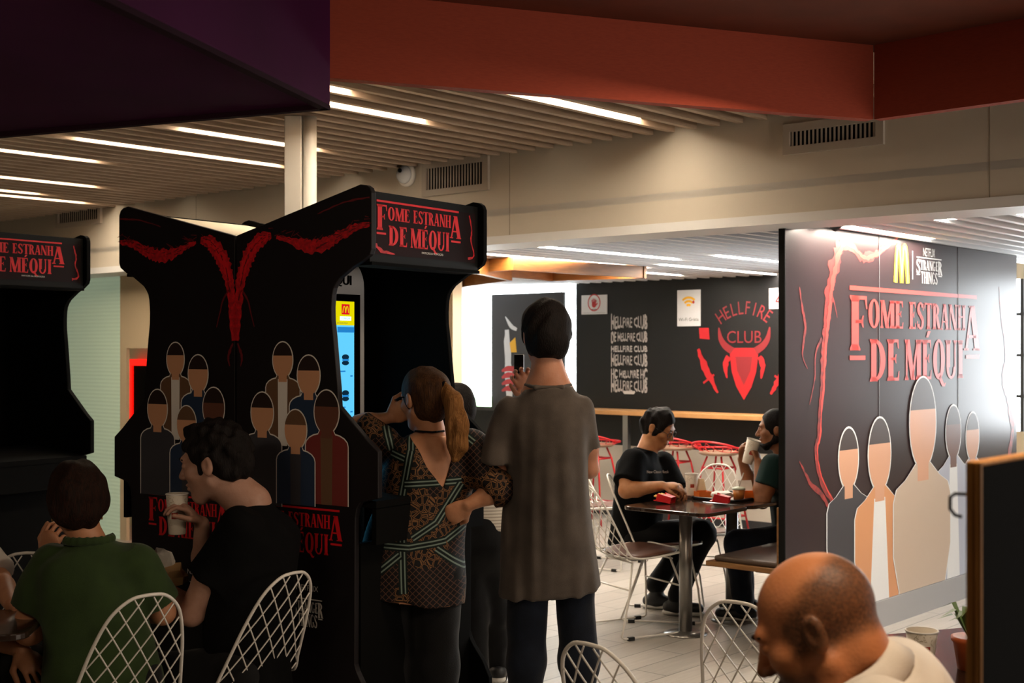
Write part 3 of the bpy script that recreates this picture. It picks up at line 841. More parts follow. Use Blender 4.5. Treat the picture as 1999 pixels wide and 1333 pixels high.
# ------------------------------------------------------------------ printed partition at the right
BP = Vector((533.0 / 2530 * 6.85, 6.85, 0))          # near end, floor
BE = Vector((985.0 / 2530 * 9.28, 9.28, 0))
BU = (BE - BP).normalized(); BN = Vector((BU.y, -BU.x, 0)); BLEN = (BE - BP).length
def on_ban(px, py):
    p = on_plane(px, py, BP, BN)
    return (p - BP).dot(BU), p.z
t = thing('graphic_partition', 'tall printed partition with red lettering and a yellow letter M at right', 'partition', BP, math.atan2(BU.y, BU.x))
bm_ = NX('partition_print', 0.30, 0.28)
g = bm_.noise(1.2, 3)
bm_.color(bm_.mix(bm_.f('MULTIPLY', g, 0.8), '#2c2628', '#3a2428'))
mb = MB(); mb.box((0, 0, 0.16), (BLEN, 0.03, 2.36)); pan = mb.build('panel', bm_.m, t)
mb = MB(); mb.box((-0.008, -0.004, 0.0), (0.0, 0.034, 2.36)); mb.build('edge_strip', m_edge, t)
mb = MB(); mb.box((0.0, -0.012, 0.0), (BLEN, 0.042, 0.16)); mb.build('plinth', M('plinth_grey', '#a9aaad', 0.45), t)
b_salmon = M('print_salmon', '#e0473f', 0.35); b_vine = M('print_vine_pale', '#a8352f', 0.4, noise='#6a2a2a', nscale=25)
b_white = M('print_lightwhite', '#eef0f2', 0.4); b_yel = M('print_yellow', '#f0c22a', 0.4); b_yd = M('print_yellow_pale', '#f6e27a', 0.4)
b_skin = M('print_fair', '#d8a384', 0.4); b_hair = M('print_hair', '#3a2a24', 0.4); b_coat = M('print_apricot', '#d99a6c', 0.4)
b_cream = M('print_cream', '#cdb9a6', 0.4); b_char = M('print_slate', '#3c3a40', 0.4); b_umb = M('print_umber_pale', '#6b4334', 0.4); b_pale = M('print_pale_blue', '#b9bfd0', 0.4)
b_rose = M('print_rose', '#d98f8c', 0.4)
BM = [b_salmon, b_vine, b_white, b_yel, b_yd, b_skin, b_hair, b_coat, b_cream, b_char, b_umb, b_pale, b_rose]
d = Decal((0, 0, 0), (1, 0, 0), (0, 0, 1), (0, -1, 0))
def tb(px, py): return on_ban(px, py)
rb = random.Random(3)
VP_ = [([(1752, 462), (1735, 478), (1715, 492), (1695, 502), (1680, 500), (1664, 484), (1645, 476), (1636, 490), (1628, 520), (1620, 560), (1616, 600), (1612, 640)], [0.01, 0.02, 0.04, 0.055, 0.05, 0.04, 0.06, 0.09, 0.1, 0.09, 0.07, 0.06]),
       ([(1612, 640), (1608, 680), (1606, 720), (1604, 760), (1600, 800), (1598, 850), (1592, 880), (1600, 930), (1625, 980), (1640, 1000)], [0.07, 0.06, 0.05, 0.04, 0.035, 0.04, 0.03, 0.035, 0.03, 0.012]),
       ([(1560, 560), (1566, 600), (1572, 640), (1566, 690), (1576, 720)], [0.008, 0.02, 0.024, 0.012, 0.006]),
       ([(1618, 560), (1628, 590), (1634, 620)], [0.02, 0.012, 0.006]),
       ([(1604, 660), (1592, 690), (1590, 740), (1580, 790)], [0.02, 0.014, 0.01, 0.006]),
       ([(1560, 900), (1580, 940), (1606, 970), (1622, 1000)], [0.01, 0.026, 0.03, 0.008]),
       ([(1960, 660), (1964, 700), (1958, 740), (1968, 780), (1976, 830), (1972, 880), (1960, 930)], [0.02, 0.05, 0.05, 0.06, 0.07, 0.06, 0.03]),
       ([(1950, 560), (1953, 610), (1960, 660)], [0.008, 0.012, 0.02])]
for pts, w in VP_: d.ribbon([tb(*p) for p in pts], w, 1, 0, 0.45, rb, 5)
for pts, w in VP_[:2]: d.ribbon([tb(x + 3, y) for x, y in pts], [q * 0.45 for q in w], 0, 1, 0.6, rb, 5)
d.build('vine_print', BM, pan); d = Decal((0, 0, 0), (1, 0, 0), (0, 0, 1), (0, -1, 0))
x0, zb = tb(1658, 752); x1, _ = tb(1911, 690)
_, ztop = tb(1657, 557)
zbm = tb(1690, 745)[1]
d.polys(logo_polys(), x0, zbm, (x1 - x0) / 3.0, (ztop - zbm), 0, 2)
d.build('title_lettering', BM, pan); d = Decal((0, 0, 0), (1, 0, 0), (0, 0, 1), (0, -1, 0))
mx0, mz0 = tb(1746, 551); mx1, mz1 = tb(1773, 484)
wM, hM = mx1 - mx0, mz1 - mz0
for k in (0, 1):
    pts = []
    for i in range(13):
        u = i / 12; pts.append((mx0 + wM * (0.06 + 0.44 * (k + u)), mz0 + hM * (1 - abs(2*u - 1) ** 2.6)))
    d.ribbon(pts, [0.05] * 13, 3, 1, 0, None, 4)
    d.ribbon(pts, [0.014] * 13, 4, 2, 0, None, 4)
d.build('letter_emblem', BM, pan); d = Decal((0, 0, 0), (1, 0, 0), (0, 0, 1), (0, -1, 0))
a0 = tb(1780, 545); a1 = tb(1782, 490)
d.poly(rect2(a0[0], a0[1], a0[0] + 0.012, a1[1]), 2, 1)
s0 = tb(1788, 552); s1 = tb(1838, 505)
d.polys(st_logo_polys(), s0[0], s0[1], (s1[0] - s0[0]) / 1.4, s1[1] - s0[1], 2, 1)
n0 = tb(1813, 494); d.text('NETFLIX', n0[0], n0[1], 0.075, 2, 1, xs=0.62)
d.build('credit_lettering', BM, pan)
def figure(px, ytop, ybot, w, cols, layer):
    d = Decal((0, 0, 0), (1, 0, 0), (0, 0, 1), (0, -1, 0))
    x, z1 = tb(px, ytop); z0 = max(0.163, tb(px, ybot)[1])
    hair, skin, coat, inner = cols
    hw = w * 0.23; hh = hw * 1.5; cy = z1 - hh; sh = cy - hh * 1.2
    def body(e):
        r = w / 2 + e
        half = [(r * 0.8, z0), (r, sh - w * 0.55), (r, sh - w * 0.16), (r * 0.9, sh - w * 0.06), (r * 0.6, sh), (hw * 0.45 + e, sh + hh * 0.35)]
        return [(x + a, b) for a, b in half] + [(x - a, b) for a, b in reversed(half)]
    e = 0.012
    d.poly(body(e), 2, layer); d.disc(x, cy, hw + e, hh + e, 2, layer)
    d.poly(body(0), coat, layer + 0.4)
    d.poly([(x - w*0.2, z0), (x + w*0.2, z0), (x + hw*0.5, sh), (x - hw*0.5, sh)], inner, layer + 0.6)
    d.poly(rect2(x - hw*0.42, sh - 0.02, x + hw*0.42, cy - hh*0.5), skin, layer + 0.8)
    d.disc(x, cy, hw, hh, skin, layer + 1)
    d.poly([(x + hw * math.cos(a), cy + hh * math.sin(a)) for a in [0.3 + (math.pi - 0.6) * i / 16 for i in range(17)]], hair, layer + 1.2)
    d.build('figure_print', BM, pan)
figure(1898, 806, 1150, 0.46, (6, 5, 11, 11), 1)
figure(1860, 792, 1160, 0.5, (6, 10, 11, 2), 4)
figure(1656, 836, 1200, 0.5, (6, 5, 9, 9), 1)
figure(1716, 816, 1190, 0.62, (6, 5, 7, 2), 4)
figure(1800, 737, 1160, 0.82, (6, 5, 8, 8), 7)
for px in (1716, 1870):
    s, _ = on_ban(px, 600)
    mb = MB(); mb.box((s - 0.0015, -0.0035, 0.16), (s + 0.0015, -0.001, 2.36)); mb.build('board_joint', M('seam_light', '#6b6b70', 0.4), pan)
t2 = thing('spotlight', 'small black spotlight on top of the near end of the printed partition', 'light', BP + BU * 0.42 + Vector((0, 0, 2.36)), math.atan2(BU.y, BU.x))
mb = MB(); mb.box((-0.05, -0.05, 0), (0.05, 0.02, 0.02)); mb.build('base', m_pitch, t2)
mb = MB(); mb.lathe([(0.02, -0.06), (0.05, -0.05), (0.045, 0.05), (0.02, 0.06)], 14, mat=Matrix.Translation((0, -0.09, -0.0)) @ Matrix.Rotation(1.1, 4, 'X')); mb.build('head', m_pitch, t2)

# ------------------------------------------------------------------ far wall: signs and wall graphics
AX = O0 + DR * (A_FAR - 0.001)
def on_far(px, py):
    p = on_plane(px, py, AX, DR); return -(p - O0).dot(DL), p.z      # u to the right
def far_item(name, label, cat, px0, px1, py0, py1, th=0.006):
    u0, z0 = on_far(px0, py1); u1, z1 = on_far(px1, py0)
    um = (u0 + u1) / 2
    t = thing(name, label, cat, R(A_FAR - 0.001, -um, (z0 + z1) / 2), ROOM_ROT)
    return t, (u1 - u0), (z1 - z0)
s_white = M('sign_white', '#c9c9cc', 0.5); s_red = M('sign_red', '#b02a30', 0.5); s_yel = M('sign_yellow', '#e0a81e', 0.5); s_blk = M('sign_black', '#1a1a1c', 0.5); s_pink = M('sign_pink', '#d9b8b4', 0.5)
SG = [s_white, s_red, s_yel, s_blk, s_pink]
def sign(name, label, px0, px1, py0, py1):
    t, w, h = far_item(name, label, 'sign', px0, px1, py0, py1)
    mb = MB(); mb.box((-0.008, -w/2, -h/2), (0, w/2, h/2)); pl = mb.build('board', s_white, t)
    return t, pl, w, h, Decal((-0.008, 0, 0), (0, -1, 0), (0, 0, 1), (-1, 0, 0), 0.0015)
t, pl, w, h, dd = sign('wall_sign', 'white sign with a red hand in a ring on the black wall', 1136, 1186, 575, 614)
def ring(dd, x, y, r, wd, mi, layer=0):
    dd.ribbon([(x + r*math.cos(a), y + r*1.08*math.sin(a)) for a in [2*math.pi*i/24 for i in range(25)]], wd, mi, layer, 0, None, 2)
ring(dd, 0, 0.02, 0.075, 0.012, 1)
dd.disc(0, 0.0, 0.028, 0.03, 1, 1)
for k, (x, y) in enumerate(((-0.028, 0.05), (-0.01, 0.062), (0.01, 0.06), (0.026, 0.048))): dd.ribbon([(x * 0.7, 0.01), (x, y)], 0.012, 1, 1, 0, None, 3)
dd.ribbon([(0.02, -0.01), (0.045, 0.015)], 0.012, 1, 1, 0, None, 3)
dd.poly(rect2(-0.03, -0.05, 0.03, -0.044), 3, 1); dd.poly(rect2(-w*0.45, -h*0.43, w*0.45, -h*0.42), 3, 1)
dd.build('print', SG, pl)
t, pl, w, h, dd = sign('wall_sign', 'white upright sign with a yellow wireless symbol on the black wall', 1323, 1368, 565, 637)
for k, r in enumerate((0.03, 0.065, 0.1)):
    dd.ribbon([(r*math.sin(a), 0.0 + r*math.cos(a)) for a in [-0.75 + 1.5*i/10 for i in range(11)]], 0.022, 2, 1, 0, None, 2)
dd.disc(0.055, 0.055, 0.014, 0.014, 1, 2)
dd.text('Wi-Fi Grátis', 0, -0.11, 0.045, 3, 1)
dd.build('print', SG, pl)
t, pl, w, h, dd = sign('wall_sign', 'white sign with a red triangle cut off by the printed partition', 1502, 1552, 561, 603)
dd.text('CUIDADO', -0.02, h*0.36, 0.03, 3, 1)
for a, b in (((-0.06, -0.03), (0.0, 0.055)), ((0.0, 0.055), (0.06, -0.03)), ((0.06, -0.03), (-0.06, -0.03))): dd.ribbon([a, b], 0.016, 1, 1, 0, None, 3)
dd.poly(rect2(-w*0.4, -h*0.42, w*0.4, -h*0.41), 3, 1)
dd.build('print', SG, pl)

# stacked club lettering
m_lw = M('wall_letter_white', '#c9c2c0', 0.5); m_lr = M('wall_letter_red', '#a5121c', 0.5); m_lr2 = M('wall_letter_dark_red', '#7c1a22', 0.5)
t, w, h = far_item('wall_lettering', 'six stacked lines of white club lettering on the black wall', 'wall graphic', 1193, 1264, 616, 772)
d = Decal((0, 0, 0), (0, -1, 0), (0, 0, 1), (-1, 0, 0), 0.002)
def far_text(d, txt, y, hh, spiky, rr, wide=1.0):
    vs, fs = text_mesh(txt, 1.0)
    xs = [v.x for v in vs]; ys = [v.y for v in vs]; x0, x1, y0, y1 = min(xs), max(xs), min(ys), max(ys)
    def f(v):
        u = (v.x - x0) / (x1 - x0) * 2 - 1; q = (v.y - y0) / (y1 - y0) * 2 - 1
        hgt = hh * (1 + spiky * (u*u - 0.35)); jit = rr.uniform(-0.12, 0.12) * hh if spiky else 0
        return d.pt((u * w / 2 * wide, y + q * hgt / 2 + jit))
    d.mb.cur = 0
    d.mb.add([f(v) for v in vs], fs)
rr = random.Random(5)
rows = [('HELLFIRE CLUB', 0.40, 0.11, 0.7, 1.0), ('DE HELLFIRE CLUB', 0.225, 0.085, 0.5, 1.0), ('HELLFIRE CLUB', 0.085, 0.055, 0.0, 1.0), ('HELLFIRE CLUB', -0.05, 0.10, 0.6, 1.0), ('HC HELLFIRE HC', -0.215, 0.08, 0.5, 1.0), ('HELLFIRE CLUB', -0.355, 0.11, 0.5, 1.0)]
for txt, y, hh, sp, wd in rows:
    for k in range(3):      # heavier strokes
        far_text(d, txt, y * h / 0.95 + 0.004 * (k - 1), hh, sp, random.Random(5), wd * (1 - 0.012 * k))
d.poly([(-0.06, -0.475 * h), (0.06, -0.475 * h), (0.075, -0.452 * h), (0.075, -0.435 * h), (-0.075, -0.435 * h), (-0.075, -0.452 * h)], 0, 0)
d.build('lettering', [m_lw], t)

# red club emblem: words over a plain horned shield with two crossed bars and two dice
t, w, h = far_item('wall_emblem', 'red club emblem with arched words above a horned shield on the black wall', 'wall graphic', 1380, 1528, 608, 772)
d = Decal((0, 0, 0), (0, -1, 0), (0, 0, 1), (-1, 0, 0), 0.002)
def arch_text(txt, R_, cy, size, span, mi):
    for i, ch in enumerate(txt):
        a = -span/2 + span * i / (len(txt) - 1)
        vs, fs = text_mesh(ch, size)
        d.mb.cur = mi
        ca, sa = math.cos(-a), math.sin(-a)
        d.mb.add([d.pt((R_*math.sin(a) + v.x*0.9*ca - v.y*1.25*sa, cy + R_*math.cos(a) + v.x*0.9*sa + v.y*1.25*ca)) for v in vs], fs)
arch_text('HELLFIRE', 0.42, 0.03 * h - 0.02, 0.14, 1.25, 1)
vs, fs = text_mesh('CLUB', 0.16); d.mb.cur = 1; d.mb.add([d.pt((v.x*0.95, 0.2*h + v.y)) for v in vs], fs)
# plain shield with a notch, crescent horns
d.poly([(-0.15, 0.0), (-0.1, 0.06), (0.1, 0.06), (0.15, 0.0), (0.13, -0.16), (0.08, -0.3), (0.0, -0.42), (-0.08, -0.3), (-0.13, -0.16)], 0, 0)
d.poly([(-0.09, -0.02), (0.09, -0.02), (0.07, -0.15), (0, -0.28), (-0.07, -0.15)], 1, 1)
for s in (-1, 1):
    d.ribbon([(s*0.12, 0.03), (s*0.2, 0.08), (s*0.25, 0.15), (s*0.27, 0.25)], [0.07, 0.065, 0.05, 0.012], 1, 0, 0, None, 5)
    d.ribbon([(s*0.16, -0.02), (s*0.2, -0.1), (s*0.18, -0.22)], [0.05, 0.06, 0.01], 0, 0, 0.2, rr, 5)
    d.ribbon([(s*0.5, 0.05), (s*0.42, -0.12), (s*0.34, -0.26), (s*0.28, -0.36)], [0.03, 0.07, 0.05, 0.02], 0, 0, 0.3, rr, 5)
    d.ribbon([(s*0.44, -0.27), (s*0.32, -0.19)], 0.02, 0, 1, 0, None, 3)
    c = (s*0.43, 0.2)
    d.poly([(c[0]-0.05, c[1]-0.05), (c[0]+0.06, c[1]-0.06), (c[0]+0.05, c[1]+0.05), (c[0]-0.06, c[1]+0.05)] if s < 0 else [(c[0]+0.062*math.cos(a), c[1]+0.062*math.sin(a)) for a in [math.pi*i/4 for i in range(8)]], 0, 0)
d.build('emblem', [m_lr, m_lr2], t)

# dark hanging panel in the window
u0, z0 = on_far(968, 830); u1, z1 = on_far(1110, 570)
t = thing('hanging_panel', 'dark green-edged panel hanging in front of the bright window behind the standing man', 'banner', R(A_FAR - 0.06, -u0, 0), ROOM_ROT)
wp = u1 - u0
mb = MB(); mb.box((-0.012, -wp, 1.0), (0.012, 0, z1)); pan = mb.build('panel', M('hanging_panel_black', '#232124', 0.55), t)
d = Decal((-0.012, 0, 0), (0, -1, 0), (0, 0, 1), (-1, 0, 0), 0.0015)
d.ribbon([(0.2*wp, 2.0), (0.28*wp, 1.9), (0.36*wp, 1.86)], [0.01, 0.05, 0.03], 0, 0, 0.1, rr, 5)
d.ribbon([(0.22*wp, 1.86), (0.24*wp, 1.5), (0.26*wp, 1.15)], [0.06, 0.1, 0.08], 0, 0, 0.25, rr, 5)
d.poly([(0.26*wp, 1.72), (0.34*wp, 1.78), (0.36*wp, 1.62), (0.28*wp, 1.62)], 1, 1)
for k in range(4): d.ribbon([(0.15*wp, 1.42 - 0.07*k), (0.24*wp, 1.45 - 0.07*k), (0.34*wp, 1.44 - 0.07*k)], [0.02, 0.06, 0.05], 2, 1, 0.1, rr, 4)
d.build('print', [s_white, s_yel, s_red], pan)
mb = MB(); mb.tube([(0, -0.05, z1), (0, -0.05, 2.43)], 0.006); mb.tube([(0, -wp + 0.05, z1), (0, -wp + 0.05, 2.43)], 0.006); mb.build('hanger', m_steel, t)

# bar ledge along the far wall
t = thing('bar_ledge', 'long pale wooden bar ledge along the black wall on a steel leg', 'counter', R(A_FAR - 0.36, 4.9, 0), ROOM_ROT)
mb = MB(); mb.box((0, -3.5, 1.02), (0.355, 0, 1.062)); mb.build('worktop', M('ledge_wood', '#b98a58', 0.45, noise='#a97a4a', nscale=5, stretch=(8, 1, 1)), t, 0.004)
for px in (1224, 1560):
    b = 4.9 - 0
    p = on_plane(px, 830, O0 + DR * (A_FAR - 0.2), DR); y = (p - O0).dot(DL) - 4.9
    if y > -3.4:
        mb = MB(); mb.box((0.13, y - 0.03, 0.0), (0.18, y + 0.03, 1.02)); mb.build('leg', m_steel, t)
# ------------------------------------------------------------------ wire chairs
m_wire = M('wire_white', '#d9d4cc', 0.35, spec=0.5); m_wire_red = M('wire_red', '#b3121a', 0.4)
m_pad = M('seat_pad_brown', '#5b3a2c', 0.5, noise='#503225', nscale=15); m_pad_tan = M('stool_pad', '#8a6a55', 0.5)
m_rub = M('foot_rubber', '#141414', 0.7)
def spline(P, n):
    P = [V for V in P]; out = []
    for i in range(n):
        t = i / (n - 1) * (len(P) - 1); k = min(int(t), len(P) - 2); t -= k
        p0, p1, p2, p3 = P[max(k-1, 0)], P[k], P[k+1], P[min(k+2, len(P)-1)]
        out.append(tuple(0.5*((2*b) + (c-a)*t + (2*a-5*b+4*c-d)*t*t + (-a+3*b-3*c+d)*t**3) for a, b, c, d in zip(p0, p1, p2, p3)))
    return out
SHELL = spline([(0.235, 0.462, 0.15), (0.20, 0.45, 0.215), (0.08, 0.435, 0.238), (-0.06, 0.425, 0.228), (-0.15, 0.44, 0.21), (-0.205, 0.50, 0.195), (-0.245, 0.59, 0.178),
                (-0.285, 0.69, 0.158), (-0.32, 0.78, 0.130), (-0.337, 0.83, 0.098), (-0.346, 0.862, 0.052), (-0.348, 0.868, 0.0)], 120)
_d = [0.0]
for a, b in zip(SHELL, SHELL[1:]): _d.append(_d[-1] + math.hypot(b[0]-a[0], b[1]-a[1]))
SLEN = _d[-1]
def shell_at(u, s):
    """u across in metres, s along from the front edge"""
    y, z, hw = (float(np.interp(s, _d, [p[k] for p in SHELL])) for k in range(3))
    lift = u * u
    back = min(max((s - 0.38) / 0.12, 0), 1)
    return Vector((u, y + 0.9 * lift * back, z + 0.55 * lift * (1 - back)))
def shell_hw(s): return float(np.interp(s, _d, [p[2] for p in SHELL]))
def make_chair_parts():
    rim, wires, base = MB(), MB(), MB()
    ss = list(np.linspace(0, SLEN * 0.9, 34)) + list(SLEN * (0.9 + 0.1 * np.sin(np.linspace(0.1, 1, 12) * math.pi / 2)))
    R1 = [shell_at(shell_hw(s), s) for s in ss]; L1 = [shell_at(-shell_hw(s), s) for s in reversed(ss[:-1])]
    rim.tube(R1 + L1, 0.0058, 8, closed=True)
    pitch = 0.105
    for sg in (-1, 1):
        for c in np.arange(-0.9, 1.9, pitch):
            run = []
            for s in np.linspace(0, SLEN, 90):
                u = sg * 0.62 * (s - c)
                if abs(u) <= shell_hw(s): run.append(shell_at(u, s) + Vector((0, 0, 0)))
                else:
                    if len(run) > 2: wires.tube(run[::3] + ([run[-1]] if (len(run) - 1) % 3 else []), 0.0028, 5)
                    run = []
            if len(run) > 2: wires.tube(run[::3] + ([run[-1]] if (len(run) - 1) % 3 else []), 0.0028, 5)
    legs = []
    for q in (-1, 1):
        lg = MB()
        lg.tube([(q*0.13, 0.16, 0.435), (q*0.2, 0.215, 0.22), (q*0.235, 0.24, 0.022), (q*0.237, 0.225, 0.012), (q*0.237, 0.0, 0.012), (q*0.237, -0.225, 0.012), (q*0.235, -0.24, 0.022), (q*0.2, -0.17, 0.22), (q*0.13, -0.1, 0.425)], 0.0062, 8)
        legs.append(lg)
    st = MB()
    for y, z, x in ((0.2, 0.27, 0.187), (-0.15, 0.27, 0.185)): st.tube([(-x, y, z), (x, y, z)], 0.0055, 8)
    st.tube([(-0.14, 0.17, 0.425), (0.14, 0.17, 0.425)], 0.0055, 8); st.tube([(-0.14, -0.11, 0.42), (0.14, -0.11, 0.42)], 0.0055, 8)
    feet = []
    for q in (-1, 1):
        for y in (-0.18, 0.18):
            f = MB(); f.box((q*0.237 - 0.01, y - 0.02, 0.0), (q*0.237 + 0.01, y + 0.02, 0.02)); feet.append(f)
    pad = MB(); n = 26; rows = []
    for (f_, dz) in ((0.0, 0.020), (0.5, 0.026), (0.86, 0.022), (0.97, 0.012), (0.97, 0.003), (0.0, 0.001)):
        rows.append((f_, dz))
    vs = []
    for f_, dz in rows:
        for i in range(n):
            a = 2*math.pi*i/n; cx_, sx_ = math.cos(a), math.sin(a)
            uu = 0.215 * f_ * math.copysign(abs(cx_) ** 0.75, cx_); v_ = 0.035 + 0.195 * f_ * math.copysign(abs(sx_) ** 0.75, sx_)
            p = shell_at(uu, float(np.interp(-v_, [-SHELL[k][0] for k in range(45)], [_d[k] for k in range(45)])))
            vs.append(p + Vector((0, 0, dz + 0.006)))
    pad.add(vs, [(k*n+i, k*n+(i+1) % n, (k+1)*n+(i+1) % n, (k+1)*n+i) for k in range(len(rows)-1) for i in range(n)], True)
    return rim, wires, legs, st, feet, pad
CHAIR_PARTS = None
def wire_chair(label, x, y, phi):
    global CHAIR_PARTS
    rz = -math.radians(phi)
    if CHAIR_PARTS is None:
        t = thing('wire_chair', label, 'chair', (x, y, 0), rz)
        rim, wires, legs, st, feet, pad = make_chair_parts()
        rim.build('shell_rim', m_wire, t); wires.build('wire_mesh', m_wire, t); pad.build('seat_pad', m_pad, t)
        for l in legs: l.build('leg', m_wire, t)
        st.build('stretcher', m_wire, t)
        for f in feet: f.build('rubber_foot', m_rub, t)
        CHAIR_PARTS = t; return t
    return copy_tree(CHAIR_PARTS, None, label, (x, y, 0), rz)
def chair_by_back(label, px, py, phi):
    """seat the chair so that the middle of its top edge is where the survey found it"""
    p = on_z(px, py, 0.868); f = Vector((math.sin(math.radians(phi)), math.cos(math.radians(phi)), 0))
    q = p + f * 0.348
    return wire_chair(label, q.x, q.y, phi)
chair_by_back('white wire chair of the woman in green, its back toward the viewer', 292, 1161, -42)
chair_by_back('white wire chair under the man in black with the cup', 574, 1118, -56)
chair_by_back('white wire chair beyond the woman in green at the left edge', 52, 1079, 165)
chair_by_back('white wire chair at the bottom edge in front of the standing man', 1147, 1257, 45)
chair_by_back('pinkish white wire chair in front of the bald man', 1436, 1175, 35)
chair_by_back('white wire chair under the man with glasses', 1186, 926, 100)
wire_chair('empty white wire chair with brown pad beside the far table post', 0.72, 7.62, 62)
chair_by_back('white wire chair behind the far tables, back facing the red stool', 1404, 906, 205)
wire_chair('white wire chair farthest right behind the man in green', 2.42, 10.0, 205)
wire_chair('white wire chair behind the standing man, near the stools', 0.72, 9.9, 120)

# ------------------------------------------------------------------ red bar stools
def make_stool(label, x, y, rz):
    t = thing('bar_stool', label, 'stool', (x, y, 0), rz, None)
    rim, net, = MB(), MB()
    def rp(a, r=1.0):
        h = 0.76 + 0.075 * max(-math.sin(a), 0) ** 1.0 + 0.02
        return Vector((0.235 * r * math.cos(a), 0.215 * r * math.sin(a), (h - 0.72) * r * r + 0.72))
    rim.tube([rp(2*math.pi*i/32) for i in range(32)], 0.009, 8, True); rim.build('seat_rim', m_wire_red, t)
    for sg in (-1, 1):
        for c in np.linspace(-0.36, 0.36, 11):
            run = []
            for s in np.linspace(-0.36, 0.36, 25):
                x_, y_ = (s + sg*c) * 0.7, (sg*s*1.0 - c) * 0.7
                x_, y_ = 0.7071*(s - c*sg), 0.7071*(s*sg + c)
                r = math.hypot(x_/0.235, y_/0.215)
                if r <= 1: run.append(rp(math.atan2(y_/0.215, x_/0.235), r))
            if len(run) > 2: net.tube(run, 0.0035, 5)
    net.build('wire_seat', m_wire_red, t)
    pd = MB(); pd.lathe([(0.001, 0.728), (0.15, 0.73), (0.175, 0.745), (0.17, 0.76), (0.12, 0.765), (0.001, 0.765)], 24); pd.build('seat_pad', m_pad_tan, t)
    for i in range(4):
        a = math.pi/4 + i*math.pi/2; c, s = math.cos(a), math.sin(a)
        l = MB(); l.tube([(0.10*c, 0.10*s, 0.72), (0.145*c, 0.145*s, 0.62), (0.29*c, 0.27*s, 0.0)], 0.009, 8); l.build('leg', m_wire_red, t)
    f = MB(); f.tube([(0.245*math.cos(math.pi/4 + i*math.pi/2), 0.235*math.sin(math.pi/4 + i*math.pi/2), 0.20) for i in range(4)], 0.008, 8, True)
    f.build('foot_rail', m_wire_red, t)
    f = MB(); f.tube([(0.145*math.cos(math.pi/4 + i*math.pi/2), 0.145*math.sin(math.pi/4 + i*math.pi/2), 0.62) for i in range(4)], 0.008, 8, True); f.build('upper_rail', m_wire_red, t)
    return t
def stool_at(px, Yd): p = at(px, 684, Yd); return p.x, p.y
st0 = make_stool('red wire bar stool right of the man with glasses, nearest the cup', *stool_at(1403, 11.3), ROOM_ROT - math.pi/2)
x, y = stool_at(1318, 11.9); copy_tree(st0, None, 'red wire bar stool half hidden behind the man with glasses', (x, y, 0), ROOM_ROT - math.pi/2)
x, y = stool_at(1164, 12.3); copy_tree(st0, None, 'red wire bar stool beside the standing man in grey', (x, y, 0), ROOM_ROT - math.pi/2)

# ------------------------------------------------------------------ tables
m_top = M('table_top_dark', '#241812', 0.12, spec=0.5, noise='#2d1f17', nscale=4, stretch=(1, 8, 1))
m_post = M('table_post_steel', '#8a8682', 0.3, metal=0.8)
def rounded(hx, hy, r, n=6):
    o = []
    for sx, sy, a0 in ((1, 1, 0), (-1, 1, 90), (-1, -1, 180), (1, -1, 270)):
        for i in range(n + 1):
            a = math.radians(a0 + 90*i/n); o.append((sx*(hx - r) + r*math.cos(a), sy*(hy - r) + r*math.sin(a)))
    return o
def table(label, x, y, rz, hx, hy, posts=((0, 0),), h=0.74):
    t = thing('cafe_table', label, 'table', (x, y, 0), rz)
    mb = MB(); mb.prism([(a, b, h - 0.022) for a, b in rounded(hx, hy, 0.06)], (0, 0, 0.022)); mb.build('tabletop', m_top, t, 0.004)
    for px_, py_ in posts:
        mb = MB(); mb.lathe([(0.038, 0.012), (0.038, h - 0.022)], 20, (px_, py_, 0)); mb.build('post', m_post, t)
        mb = MB(); mb.lathe([(0.001, 0.0), (0.125, 0.0), (0.125, 0.006), (0.06, 0.014), (0.04, 0.02), (0.001, 0.02)], 28, (px_, py_, 0)); mb.build('base_disc', m_post, t)
        mb = MB(); mb.box((px_ - 0.1, py_ - 0.1, h - 0.03), (px_ + 0.1, py_ + 0.1, h - 0.022)); mb.build('mounting_plate', m_post, t)
    return t
table('dark glossy cafe table at the middle right, its steel post nearest', 1.005, 7.5, ROOM_ROT, 0.24, 0.29)
table('dark glossy cafe table between the man with glasses and the man in green', 1.335, 7.87, ROOM_ROT, 0.25, 0.29)
table('dark cafe table in front of the woman in green and the man in black', -1.44, 4.83, math.radians(20), 0.25, 0.25)
table('dark cafe table at the lower left corner, under the elbow of the woman in green', -1.93, 4.27, math.radians(8), 0.36, 0.21, ((0.16, 0.0),))
table('dark glossy cafe table behind the bald man, with a cup and a plant', 1.50, 3.78, math.radians(20), 0.42, 0.42)

# wooden bench whose back touches the partition
t = thing('bench', 'wooden bench with brown cushion beside the near end of the printed partition', 'bench', R(0.28, 0.14), ROOM_ROT)
m_ply = M('bench_wood', '#8a6136', 0.45, noise='#7b552e', nscale=6, stretch=(1, 1, 10))
mb = MB(); mb.box((0, 0.05, 0.44), (1.5, 0.50, 0.468)); mb.build('seat', m_ply, t, 0.004)
mb = MB(); mb.box((0, 0.005, 0.25), (1.5, 0.022, 0.80)); mb.build('backrest', m_pitch, t)
mb = MB(); mb.box((-0.004, 0.022, 0.25), (1.5, 0.05, 0.80)); mb.build('back_frame', m_ply, t, 0.003)
mb = MB(); mb.box((0.02, 0.06, 0.468), (1.46, 0.46, 0.50)); mb.build('cushion', M('bench_cushion', '#4a3a2e', 0.5), t, 0.012)
for x in (0.3, 1.3):
    mb = MB(); mb.box((x, 0.1, 0), (x + 0.05, 0.15, 0.44)); mb.box((x, 0.1, 0.38), (x + 0.05, 0.36, 0.44)); mb.build('leg', m_pitch, t)

